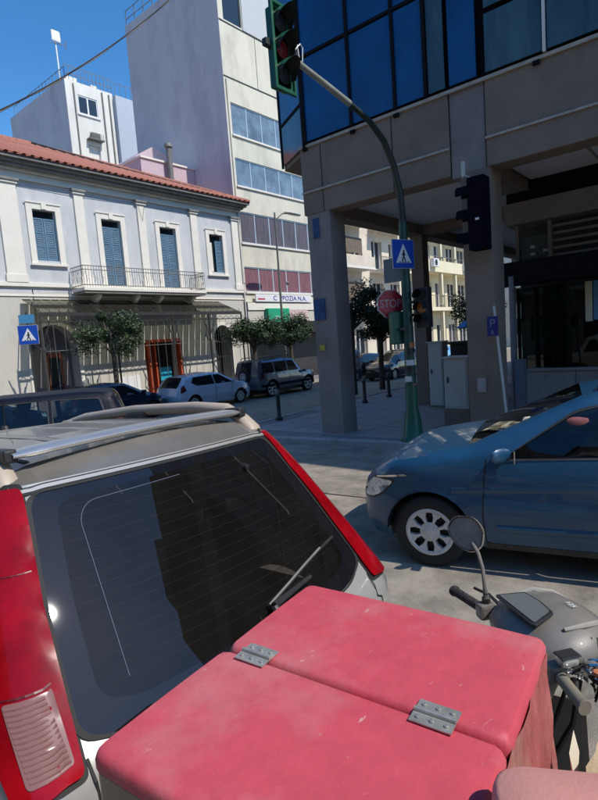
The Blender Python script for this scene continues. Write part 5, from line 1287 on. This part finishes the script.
MB().tube(ln, .0009, n=5, cap=False).build('window_outline', mat('window_outline', (.16,.20,.27), .5), rg)  # pale line drawn for the outline of a window seen through the glass
MB().lathe([(.001, -.03), (.012, -.028), (.016, -.01), (.018, 0)], 12, Matrix.Translation(VW(.335, 1.475, .002))).build('washer_nozzle', M['rubber'], V, smooth=True)
# wiper
wp = MB(); A = Vector(VW(.06, .915, .03)); B_ = Vector(VW(.05, 1.005, .045)); C_ = Vector(VW(.30, 1.02, .04)); D_ = Vector(VW(.57, 1.075, .022))
wp.tube([A, (A+B_)/2, B_], [.030, .024, .014], n=8).tube([B_, C_], [.014, .008], n=8)
w_o = wp.build('wiper_arm', M['blackplast'], V, smooth=True)
bl_ = [VW(u, z, .016) for u, z in ((.045, 1.005), (.18, 1.03), (.32, 1.055), (.46, 1.075), (.60, 1.088))]
MB().tube(bl_, .0075, n=6).build('wiper_blade', M['rubber'], w_o)
MB().tube([tuple(Vector(p)+Vector((0, -.008, .012))) for p in bl_[0:4]], .005, n=6).build('blade_frame', M['iron_grey'], w_o)
# tall tail lights
for sd in (1, -1):
    LO = rnd([(sd*.720, .875), (sd*.885, .865), (sd*.90, .95), (sd*.825, 1.25), (sd*.715, 1.50), (sd*.66, 1.598), (sd*.585, 1.598), (sd*.660, 1.27), (sd*.708, .95)], .02)
    mb = MB(); panel(mb, LO, lambda u, z: VW(u, z, .016), step=.03)
    n0 = len(mb.v)
    ol = subdiv(LO, .03); n = len(ol); mb.add([VW(p[0], p[1], .016) for p in ol]+[VW(p[0], p[1], -.002) for p in ol], [(i, (i+1) % n, n+(i+1) % n, n+i) for i in range(n)])
    tl = mb.build('tail_light', M['tail_red'], V, smooth=True, angle=50)
    gk = rnd([(sd*.710, .862), (sd*.897, .852), (sd*.912, .95), (sd*.837, 1.25), (sd*.727, 1.505), (sd*.67, 1.61), (sd*.576, 1.61), (sd*.650, 1.27), (sd*.697, .95)], .02)
    mb = MB(); panel(mb, gk, lambda u, z: VW(u, z, .004), step=.05); mb.build('light_gasket', M['rubber'], tl, smooth=True)
    if sd > 0: continue
    CLR = rnd([(sd*.735, .905), (sd*.845, .90), (sd*.838, 1.075), (sd*.722, 1.075)], .012)
    mb = MB(); panel(mb, CLR, lambda u, z: VW(u, z, .019), step=.03); cl_ = mb.build('clear_lens', M['tail_clear'], tl, smooth=True)
    for k in range(14):
        z = .91+k*.0115; rows = [[VW(sd*u, z, .0188), VW(sd*u, z+.005, .0215), VW(sd*u, z+.0095, .0188)] for u in (.742, .755, .77, .785, .80, .815, .825, .835)]; MB().grid(rows).build('lens_rib', M['tail_clear'], cl_, smooth=True)
    for (z0, z1, u0, u1) in ((1.080, 1.085, .72, .84), (1.36, 1.363, .655, .76)):
        rows = [[VW(sd*u, z0, .018), VW(sd*u, z1, .018)] for u in [u0+(u1-u0)*q/6 for q in range(7)]]; MB().grid(rows).build('lens_joint', M['tail_red_dark'], tl)
    for (zc, uc) in ():
        T_ = VW(sd*uc, zc, .0); mb = MB()
        I_ = rnd([(sd*(uc-.045), zc-.08), (sd*(uc+.05), zc-.08), (sd*(uc+.02), zc+.07), (sd*(uc-.055), zc+.07)], .02); panel(mb, I_, lambda u, z: VW(u, z, .0172), step=.04); mb.build('inner_lamp', M['tail_red_dark'], tl, smooth=True)
# roof rails and cross bar
for sd in (1, -1):
    path = [(sd*.60, .655, 1.57), (sd*.603, .67, 1.60), (sd*.60, .74, 1.655), (sd*.585, .84, 1.715), (sd*.575, 1.1, 1.735), (sd*.565, 1.7, 1.735), (sd*.555, 2.3, 1.70), (sd*.545, 2.65, 1.655), (sd*.54, 2.82, 1.60)]
    rows = []
    for i, p in enumerate(path):
        w_, h_ = (.050, .034) if 2 < i < 7 else ((.06, .03) if i == 0 else (.068, .036) if i in (1, 2) else (.04, .02))
        rows.append([(p[0]+w_*cos(t)*.62, p[1], p[2]+h_*sin(t)) for t in [2*pi*k/10 for k in range(10)]])
    rl = MB().grid(rows, close=True).build('roof_rail', M['beige_rail'], V, smooth=True, angle=60)
    MB().box(sd*.55-.02, sd*.55+.02, 1.55, 1.75, 1.66, 1.725).build('rail_foot', M['blackplast'], rl, bevel=.01)
    MB().box(sd*.53-.02, sd*.53+.02, 2.45, 2.6, 1.62, 1.685).build('rail_foot', M['beige_rail'], rl, bevel=.01)
rows = []
for i in range(17):
    s = -1+i/8; x = .575*s; e_ = .90 if abs(s) < .99 else .55
    rows.append([(x, .74+.080*cos(t)*e_+.02*(1-s*s)+.03*s, 1.700+.022*sin(t)*e_+.012*(1-s*s)) for t in [2*pi*k/14 for k in range(14)]])
cb = MB().grid(rows, close=True).build('cross_bar', M['bar_alu'], V, smooth=True, angle=60)
for sd in (1, -1): MB().box(min(sd*.555, sd*.60), max(sd*.555, sd*.60), .70+.02*sd, .82+.02*sd, 1.675, 1.725).build('bar_clamp', M['blackplast'], cb, bevel=.01)
MB().lathe([(.001, .03), (.02, .028), (.03, 0)], 10, Matrix.Translation((.1, 2.55, 1.685)), 'Z').tube([(.1, 2.56, 1.69), (.1, 2.50, 1.90)], .004, n=5).build('aerial', M['blackplast'], V)
# tailgate seams, bumper, plate, flank glass, wheels, cabin
for line in ([(.73, .60), (.74, .78), (.70, .80), (.70, .90)], [(-.73, .60), (-.74, .78), (-.70, .80), (-.70, .90)], [(-.73, .66), (.73, .66)]):
    ribbon(V, lambda u, z, side, off: VW(u, z, off), 'tailgate_seam', M['rubber'], line, .008, 1, .003)
mb = MB(); panel(mb, [(-1.05, .30), (1.05, .30), (1.05, .60), (-1.05, .60)], lambda u, z: VW(u, z, .03), step=.08); mb.build('bumper', M['blackplast'], V, smooth=True)
MB().box(-.26, .26, -.035, -.02, .70, .81).build('number_plate', M['sign_white'], V)
MB().box(-.30, .30, -.03, .03, .835, .875).build('tailgate_grip', M['silver'], V, bevel=.01)
for q in sws+swl:
    mb = MB(); panel(mb, q, lambda u, z: VW(u, z, -.01), step=.2); mb.build('side_window', M['car_glass'], V, smooth=True)
for x in (1, -1):
    for yy in (rw-.585+.3-.02, fw-.32):
        T_ = (x*.74, yy-.0, .34); wheel(V, T_[0], T_[1], .34, 1, M['rim'], r_rim=.22)
# the wheels above face +y; turn them onto the flanks
for o in [c for c in bpy.data.objects if c.parent == V and c.name.startswith('wheel')]:
    c = Vector((o.data.vertices[0].co)); xs_ = [v.co for v in o.data.vertices]; ctr = sum(xs_, Vector())/len(xs_); sx = 1 if ctr.x > 0 else -1
    Mx = Matrix.Translation(ctr) @ Matrix.Rotation(-pi/2*sx, 4, 'Z') @ Matrix.Translation(-ctr); o.data.transform(Mx)
    for k in [c for c in bpy.data.objects if c.parent == o]: k.data.transform(Mx)
mb = MB().box(-.62, .62, .5, 4.3, .28, .50); 
for sd in (1, -1):
    for yc in (rw-.30, fw-.32):
        rws = [[(sd*(.60+.25*k/2), yc+.40*cos(t), .34+.40*sin(t)) for t in [pi*q/12 for q in range(13)]] for k in range(3)]; mb.grid(rws)
mb.build('underbody', M['dark'], V)
MB().box(-.72, .72, .25, 3.6, .52, .60).build('floor', M['interior'], V)
MB().box(-.60, .60, 1.15, 1.30, .60, 1.18).build('rear_seat_back', M['seat_cloth'], V, bevel=.05)
for x in (-.38, .0, .38): MB().box(x-.12, x+.12, 1.18, 1.27, 1.20, 1.37).build('headrest', M['seat_cloth'], V, bevel=.04)
for x in (-.38, .38): MB().box(x-.24, x+.24, 2.05, 2.2, .60, 1.2).build('front_seat_back', M['seat_cloth'], V, bevel=.06); MB().box(x-.13, x+.13, 2.08, 2.17, 1.24, 1.42).build('headrest', M['seat_cloth'], V, bevel=.04)
MB().box(-.70, .70, .30, 1.14, .78, .80).build('parcel_shelf', M['cargo'], V)
lining = MB().grid([[(x, y, interp([(p[0], p[1]) for p in RP], y)-.03-.06*(x/.62)**2) for x in (-.58, 0, .58)] for y in (.72, 1.4, 2.2, 2.75)]); lining.build('headlining', mat('lining', (.30, .28, .25), .9), V, smooth=True)

# ------------------------------------------------------------------ scooter and delivery boxes
def scooter(loc, rz, label, steer=-43, group='scooters parked behind the silver car'):
    R = empty('scooter', loc, rz, label, 'scooter', group)      # +x forward, steering head at x=0
    body = mat('scooter_body', (.045,.045,.05), .4, coat=.5)
    T_ = Matrix.Rotation(0, 4, 'Z')
    for x, nm in ((.32, 'wheel'), (-.95, 'wheel')): wheel(R, x, 0, .25, 1, M['rim'], r_rim=.155, wide=.10, spokes=6)
    mb = MB().grid([[(.16+.02*abs(y)*4, y, .32), (.05+.1*abs(y), y, .55), (-.02+.1*abs(y), y, .88)] for y in (-.22, -.12, 0, .12, .22)]); mb.build('leg_shield', M['scoot_grey'], R, smooth=True)
    MB().box(-.42, .12, -.19, .19, .27, .33).build('floorboard', M['blackplast'], R, bevel=.02)
    mb = MB().prism_y([(-.42, .33), (-.38, .66), (-1.15, .74), (-1.22, .60), (-1.0, .50), (-.7, .36)], -.16, .16); mb.build('tail_fairing', body, R, bevel=.04)
    MB().prism_y([(-.34, .67), (-.36, .755), (-.75, .79), (-1.12, .80), (-1.12, .745)], -.145, .145).build('seat', M['blackplast'], R, bevel=.03)
    mb = MB()
    for y in (.10, -.10): mb.tube([(-.6, y, .62), (-1.0, y, .845), (-1.25, y, .845)], .012, n=6).tube([(-.5, y*1.5, .70), (-.52, y*1.6, .845)], .012, n=6)
    for x in (-.5, -.75, -1.0, -1.2): mb.tube([(x, -.18, .845), (x, .18, .845)], .012, n=6)
    mb.tube([(-.5, -.16, .845), (-1.25, -.16, .845)], .012, n=6).tube([(-.5, .16, .845), (-1.25, .16, .845)], .012, n=6); mb.build('rack', M['iron'], R)
    MB().tube([(0, 0, .9), (.12, 0, .6), (.22, 0, .45)], .03, n=8).tube([(.22, .07, .5), (.32, .07, .25)], .022, n=8).tube([(.22, -.07, .5), (.32, -.07, .25)], .022, n=8).build('fork', M['iron'], R, smooth=True)
    mb = MB().grid([[(.32+.29*cos(t), y, .25+.29*sin(t)) for t in [pi*(.0+k/10*.95) for k in range(11)]] for y in (-.06, 0, .06)]); mb.build('front_mudguard', body, R, smooth=True)
    MB().tube([(-.95, -.12, .25), (-.6, -.13, .30), (-.35, -.10, .32)], [.05, .05, .03], n=8).build('exhaust', M['iron_grey'], R, smooth=True)
    MB().tube([(-.4, .1, .3), (-.45, .22, .0)], .014, n=6).build('stand', M['iron'], R)
    return R
# box geometry (world)
bxa = 6.0
BX = Vector((.708, .55)); bw_, bd_ = .65, .57   # along / across
BZ = 1.38
SCX = BX.x+.93*cos(radians(bxa)); SCY = BX.y+.93*sin(radians(bxa))
S1 = scooter((1.60, .575, 0), bxa-4, 'grey-brown scooter with its handlebar turned, carrying the red box')
# handlebar assembly, in its own steered frame (x forward, y left), parented to scooter
HM = Matrix.Translation((1.645, .515, .085)) @ Matrix.Rotation(radians(-38), 4, 'Z') @ Matrix.Scale(.91, 4)
inv = (Matrix.Translation((1.60, .575, 0)) @ Matrix.Rotation(radians(bxa-4), 4, 'Z')).inverted()
HT = inv @ HM
def hb(o): o.data.transform(HT); return o
gr = MB()
hb(MB().tube([(-.06, .24, 1.035), (-.02, .10, 1.02), (0, 0, 1.0), (-.02, -.10, 1.02), (-.06, -.24, 1.035)], .011, n=8).build('handlebar', M['iron'], S1, smooth=True))
def gripp(sd):
    n = 22; rows = []
    for k in range(n+1):
        t = k/n; y = sd*(.225+.145*t); r = .0175+.0018*(k % 2)+.004*(t > .93)
        rows.append([(-.06-.035*t+r*cos(a), y, 1.035+.008*t+r*sin(a)) for a in [2*pi*q/14 for q in range(14)]])
    g = MB().grid(rows, close=True); g.f.append(list(range(n*14, n*14+14))); g.mi.append(0); return g
hb(gripp(1).build('grip', M['grip'], S1, smooth=True, angle=60)); hb(gripp(-1).build('grip', mat('muff', (.20,.17,.12), .6, var=.3), S1, smooth=True, angle=60))
for sd in (1, -1):
    hb(MB().box(-.085, -.02, min(sd*.175, sd*.225), max(sd*.175, sd*.225), 1.005, 1.065).build('switch_housing', M['scoot_grey'], S1, bevel=.012))
    hb(MB().tube([(-.03, sd*.19, 1.03), (.02, sd*.22, 1.03), (.025, sd*.30, 1.035), (.0, sd*.375, 1.035)], [.009, .009, .007, .006], n=6).build('brake_lever', M['blackplast'], S1, smooth=True))
# cowl around the bars: a lofted shell, widest ahead of the bars
rows = []
prof_c = [(-.10, .07, 1.01, .035), (-.07, .15, 1.03, .06), (.0, .20, 1.045, .075), (.08, .205, 1.05, .085), (.16, .17, 1.045, .085), (.22, .12, 1.02, .075), (.26, .06, .99, .05), (.275, .01, .98, .015)]
for x, hw_, zc, hh in prof_c:
    rows.append([(x, hw_*(abs(cos(t))**.75)*(1 if cos(t) > 0 else -1), zc+hh*sin(t)*(1 if sin(t) > 0 else 1.0)) for t in [2*pi*k/24 for k in range(24)]])
cw = hb(MB().grid(rows, close=True).build('cowl', M['scoot_grey'], S1, smooth=True, angle=60))
Tp = HT @ Matrix.Translation((-.005, .015, 1.128)) @ Matrix.Rotation(radians(-6), 4, 'Y')
MB().prism(rnd([(-.050, -.115), (.050, -.080), (.058, .0), (.050, .080), (-.050, .115)], .012), 0, .009, Tp).build('display_frame', M['blackplast'], cw, bevel=.003)
MB().prism(rnd([(-.041, -.100), (.042, -.068), (.049, .0), (.042, .068), (-.041, .100)], .010), .0095, .012, Tp).build('display', M['scoot_panel'], cw)
tx = text('lettering', '125', .028, M['sign_white'], cw, (0, 0, 0), (0, 0, 0), .0005); tx.data.transform(HT @ Matrix.Translation((.135, -.03, 1.137)) @ Matrix.Rotation(radians(-90), 4, 'Z') @ Matrix.Rotation(radians(-8), 4, 'X'))
hb(MB().prism_y([(.10, 1.125), (.26, 1.03), (.275, 1.0), (.12, 1.10)], -.05, .05).build('cowl_ridge', M['scoot_grey'], cw, bevel=.01))
for sg_ in (1, -1):   # moulded ridges and seams on the cowl
    hb(MB().tube([(.03, sg_*.13, 1.118), (.10, sg_*.135, 1.122), (.17, sg_*.115, 1.108), (.23, sg_*.07, 1.07), (.265, sg_*.02, 1.02)], [.006, .010, .011, .009, .004], n=8).build('cowl_ridge', mat('scoot_light', (.30,.28,.24), .45, var=.1, scale=12), cw, smooth=True))
    hb(MB().tube([(-.09, sg_*.075, 1.02), (0, sg_*.203, 1.045), (.08, sg_*.208, 1.05), (.16, sg_*.173, 1.045), (.22, sg_*.123, 1.02), (.262, sg_*.06, .99)], .0025, n=5).build('cowl_seam', M['rubber'], cw))
    for k in range(3): hb(MB().tube([(.10+.022*k, sg_*.165, 1.098-.006*k), (.085+.022*k, sg_*.188, 1.075-.006*k)], .0035, n=5).build('vent_slot', M['rubber'], cw))
hb(MB().lathe([(.001, .0), (.05, .004), (.062, .0), (.064, -.02)], 20, Matrix.Translation((.272, 0, .99)) @ Matrix.Rotation(-pi/2, 4, 'Z') @ Matrix.Rotation(0, 4, 'X')).build('headlamp', M['headlamp'], cw, smooth=True))
# mirrors
def mirror(sd, tilt):
    st = hb(MB().tube([(-.05, sd*.20, 1.06), (-.05, sd*.20, 1.10), (-.052, sd*.203, 1.13), (-.045, sd*.225, 1.19), (-.040, sd*.262, 1.235), (-.042, sd*.30, 1.262)], [.012, .011, .0075, .0075, .008, .009], n=8).build('mirror_stem', M['mirror_back'], S1, smooth=True))
    hb(MB().lathe([(.016, 0), (.016, .02), (.011, .024), (.011, .04)], 8, Matrix.Translation((-.05, sd*.20, 1.065)), 'Z').build('stem_nut', M['iron'], st))
    out = rnd([(-.020, -.075), (-.062, -.020), (-.050, .050), (.020, .085), (.070, .050), (.062, -.02), (.025, -.07)], .05)
    T_ = HT @ Matrix.Translation((-.045, sd*.325, 1.295)) @ Matrix.Rotation(radians(tilt), 4, 'Z') @ Matrix.Rotation(radians(12), 4, 'Y') @ Matrix.Rotation(radians(-35*sd), 4, 'X')
    out = [(a*1.08, b*.98) for a, b in out]; v = [(0, a, b) for a, b in out]; n = len(v); mb = MB()
    rr = [[(-.004, a, b) for a, b in out], [(.012, a, b) for a, b in out], [(.028, a*.8, b*.8) for a, b in out], [(.036, a*.3, b*.3) for a, b in out]]
    mb.grid(rr, T_, close=True); hd = mb.build('mirror_shell', M['mirror_back'], st, smooth=True, angle=60)
    MB().add([(-.0045, a*.93, b*.93) for a, b in out], [list(range(n))], T_).build('mirror_glass', mat('mirror_glass', (.34,.31,.26), .5, .1, var=.25, scale=14), hd)
    MB().tube([(-.006, a, b) for a, b in out+out[:1]], .0035, n=5, T=T_).build('mirror_rim', M['chrome'], hd, smooth=True)
mirror(1, 35)
# brake reservoir and fittings on the near side of the bars
hb(MB().box(-.065, -.005, -.245, -.205, 1.07, 1.10).build('fluid_reservoir', M['silver'], S1, bevel=.012))
hb(MB().box(-.068, -.002, -.248, -.202, 1.1005, 1.106).build('reservoir_lid', M['blackplast'], S1, bevel=.003))
hb(MB().tube([(.03, -.22, 1.06), (.05, -.26, 1.08), (.04, -.30, 1.06)], .012, n=8).box(.0, .05, -.27, -.24, 1.03, 1.06).build('chrome_clamp', M['chrome'], S1, smooth=True))
hb(MB().lathe([(.001, .012), (.014, .01), (.016, 0)], 12, Matrix.Translation((.01, -.30, 1.075)), 'Z').build('indicator', M['sticker_orange'], S1, smooth=True))
hb(MB().tube([(.02, -.21, 1.0), (.0, -.20, .85), (-.04, -.15, .70), (-.05, -.1, .5)], .009, n=6).tube([(.0, -.19, 1.0), (-.05, -.19, .88), (-.06, -.13, .72)], .007, n=6).build('brake_hose', M['rubber'], S1, smooth=True))
for k in range(9):
    a = k*.9; hb(MB().tube([(-.02+.012*k*.3, -.20-.008*k, 1.02+.004*k), (.02+.02*cos(a), -.22-.01*k, 1.05+.015*sin(a)), (.04, -.25, 1.03-.01*k)], .0035, n=5).build('cable', M['rubber'] if k % 3 else M['chrome'], S1))
for k in range(4): hb(MB().lathe([(.001, .006), (.009, .005), (.010, 0)], 6, Matrix.Translation((-.05+.03*k, -.255-.01*k, 1.072-.02*(k % 2)))).build('bolt', M['chrome'], S1))
hb(MB().box(.0, .09, -.215, -.19, .93, 1.0).build('bracket', M['zinc'], S1, bevel=.004))
hb(MB().tube([(-.02, -.14, 1.0), (-.10, -.17, .93), (-.12, -.16, .82)], [.03, .034, .028], n=10).build('fork_shroud', mat('muff', (.20,.17,.12), .6, var=.3), S1, smooth=True))

# ---- red box with two hinged lid panels
RB = wroot('delivery_box', (BX.x, BX.y, .86), 'faded red delivery box with a two-part hinged lid, strapped on the scooter', 'delivery box')
BT = Matrix.Translation((BX.x, BX.y, 0)) @ Matrix.Rotation(radians(bxa), 4, 'Z')   # x: far edge dir, y: left
hx, hy = bw_/2, bd_/2
def rbox(x0, x1, y0, y1, z0, z1, r, seg=6): return MB().prism(rnd([(x0, y0), (x1, y0), (x1, y1), (x0, y1)], r, seg), z0, z1, BT)
tub = rbox(-hx+.012, hx-.012, -hy+.012, hy-.012, .87, BZ-.03, .05).build('tub', M['box_side'], RB, bevel=.01)
# inner corner posts / rim
ys = hy-.225                                      # line where the two lid panels meet (box y)
ys2 = ys
def lid(x0, x1, y0, y1, name):
    o = MB()
    # slightly domed, soft-edged slab
    xs_ = [x0+(x1-x0)*t for t in (0, .012, .035, .08, .2, .35, .5, .65, .8, .92, .965, .988, 1)]; ys_ = [y0+(y1-y0)*t for t in (0, .012, .035, .08, .2, .35, .5, .65, .8, .92, .965, .988, 1)]
    rr = random.Random(5)
    def zz(x, y):
        dx = min(x-x0, x1-x); dy = min(y-y0, y1-y); R_ = .013
        z = BZ
        for d in (dx, dy):
            if d < R_: z -= R_-sqrt(max(0, R_*R_-(R_-d)**2))
        return z-.0015*(1-min(1, dx/.12))-.0015*(1-min(1, dy/.12))
    def sx(x, y, r=.02):   # round the plan corners
        cx = min(max(x, x0+r), x1-r); cy = min(max(y, y0+r), y1-r); d = Vector((x-cx, y-cy))
        if abs(d.x) > 1e-6 and abs(d.y) > 1e-6:
            m_ = max(abs(d.x), abs(d.y)); d = d.normalized()*m_
        return cx+d.x, cy+d.y
    rows = [[(*sx(x, y), zz(x, y)) for y in ys_] for x in xs_]
    o.grid(rows, BT)
    per = [(x, ys_[0]) for x in xs_]+[(xs_[-1], y) for y in ys_[1:]]+[(x, ys_[-1]) for x in xs_[::-1][1:]]+[(xs_[0], y) for y in ys_[::-1][1:-1]]
    o.grid([[(*sx(x, y), zz(x, y)) for x, y in per], [(*sx(x, y), BZ-.034) for x, y in per]], BT, close=True)
    return o.build(name, M['box_red'], RB, smooth=True, weld=True, angle=50)
# far panel lies towards +x side of the seam that runs along y
xs0 = -hx+.325
l1 = lid(-hx, xs0-.003, -hy, hy, 'rear_lid_panel'); l2 = lid(xs0+.003, hx, -hy, hy, 'front_lid_panel')
for yc in (hy-.085, -hy+.115):
    mb = MB(); mb.box(xs0-.028, xs0-.003, yc-.035, yc+.035, BZ+.001, BZ+.0035, BT).box(xs0+.003, xs0+.028, yc-.035, yc+.035, BZ+.001, BZ+.0035, BT)
    mb.tube([tuple(BT @ Vector((xs0, yc-.035, BZ+.005))), tuple(BT @ Vector((xs0, yc+.035, BZ+.005)))], .0045, n=8)
    hg = mb.build('hinge', M['zinc'], RB)
    for sx_ in (-.016, .016):
        for sy in (-.024, 0, .024): MB().lathe([(.001, .0035), (.0035, .003), (.0042, .001)], 8, BT @ Matrix.Translation((xs0+sx_, yc+sy, BZ+.003)), 'Z').build('screw', M['zinc'], hg)
tp = text('stamped_letters', 'MAR', .036, M['box_red'], l1, (0, 0, 0), (0, 0, 0), .0003); tp.data.transform(BT @ Matrix.Translation((-hx+.15, -.02, BZ-.0013)) @ Matrix.Rotation(radians(-96), 4, 'Z'))
# rubbed, brown glossy near face
mb = MB().prism(rnd([(-hx+.005, -hy+.004), (-hx+.005, hy-.004), (-hx+.03, hy-.004), (-hx+.03, -hy+.004)], .012), .88, BZ-.036, BT); mb.build('near_face', M['box_brown'], RB, bevel=.008)
mb = MB().box(-hx+.0, -hx+.004, -hy+.03, hy-.05, BZ-.12, BZ-.105, BT); mb.build('face_trim', M['cardboard'], RB)
# torn lining and cardboard hanging on the sunny side
rows = []
rr = random.Random(11)
for i in range(14):
    t = i/13; rows.append([tuple(BT @ Vector((hx-.02-(2*hx-.05)*t, -hy-.001-.016*s*(1-.5*t)+rr.uniform(-.005, .003), BZ-.022-.36*s+rr.uniform(-.006, .006)*(s > 0)))) for s in [k/8 for k in range(9)]])
MB().grid(rows).build('torn_cover', M['box_side'], RB, smooth=True)
FC = wroot('cardboard_scrap', tuple(BT @ Vector((hx-.2, -hy-.08, .95))), 'crumpled cardboard and pale foam wedged between red box and handlebar', 'cardboard')
rows = []
for i in range(7):
    t = i/6; rows.append([tuple(BT @ Vector((hx-.02-.24*t-.02*s, -hy-.085-.035*s+rr.uniform(-.014, .012), BZ-.16-.30*s+rr.uniform(-.02, .012)))) for s in [k/6 for k in range(7)]])
MB().grid(rows).build('cardboard_flap', M['cardboard'], FC)
rows = [[tuple(BT @ Vector((hx-.05-.20*t+rr.uniform(-.006, .006), -hy-.05-.02*s+rr.uniform(-.006, .006), BZ-.15-.05*abs(sin(t*5))-.25*s))) for s in [k/6 for k in range(7)]] for t in [k/7 for k in range(8)]]
MB().grid(rows).build('foam_pad', M['foam'], FC, smooth=True)

# ---- salmon box close to the lens, on a scooter of its own
S2 = copy_tree(S1); S2.location = (1.02, -.52, 0); S2.rotation_euler = (0, 0, radians(-58)); tag(S2, 'second scooter under the salmon box, out of the frame at the lower right', 'scooter')
SB = wroot('delivery_box', (.78, -.02, .86), 'faded salmon delivery box in the bottom right corner of the picture', 'delivery box')
ST = Matrix.Translation((.582, -.062, 0)) @ Matrix.Rotation(radians(-62), 4, 'Z')
x0, x1, y0, y1 = -.26, .26, -.22, .20
out = rnd([(x0, y0), (x1, y0), (x1, y1), (x0, y1)], .045, 8)
n = len(out); cx_ = (x0+x1)/2; cy_ = (y0+y1)/2; rows = []
for k, (sh, z) in enumerate(((1, .87), (1, 1.399), (.996, 1.412), (.985, 1.423), (.965, 1.428), (.7, 1.430), (.3, 1.431), (.02, 1.431))): rows.append([(cx_+(x-cx_)*sh, cy_+(y-cy_)*sh, z) for x, y in out])
MB().grid(rows, ST, close=True).build('shell', M['box_salmon'], SB, smooth=True, angle=60)
MB().prism([(a*1.004, b*1.004) for a, b in out], 1.30, 1.308, ST).build('lid_seam', M['rubber'], SB)
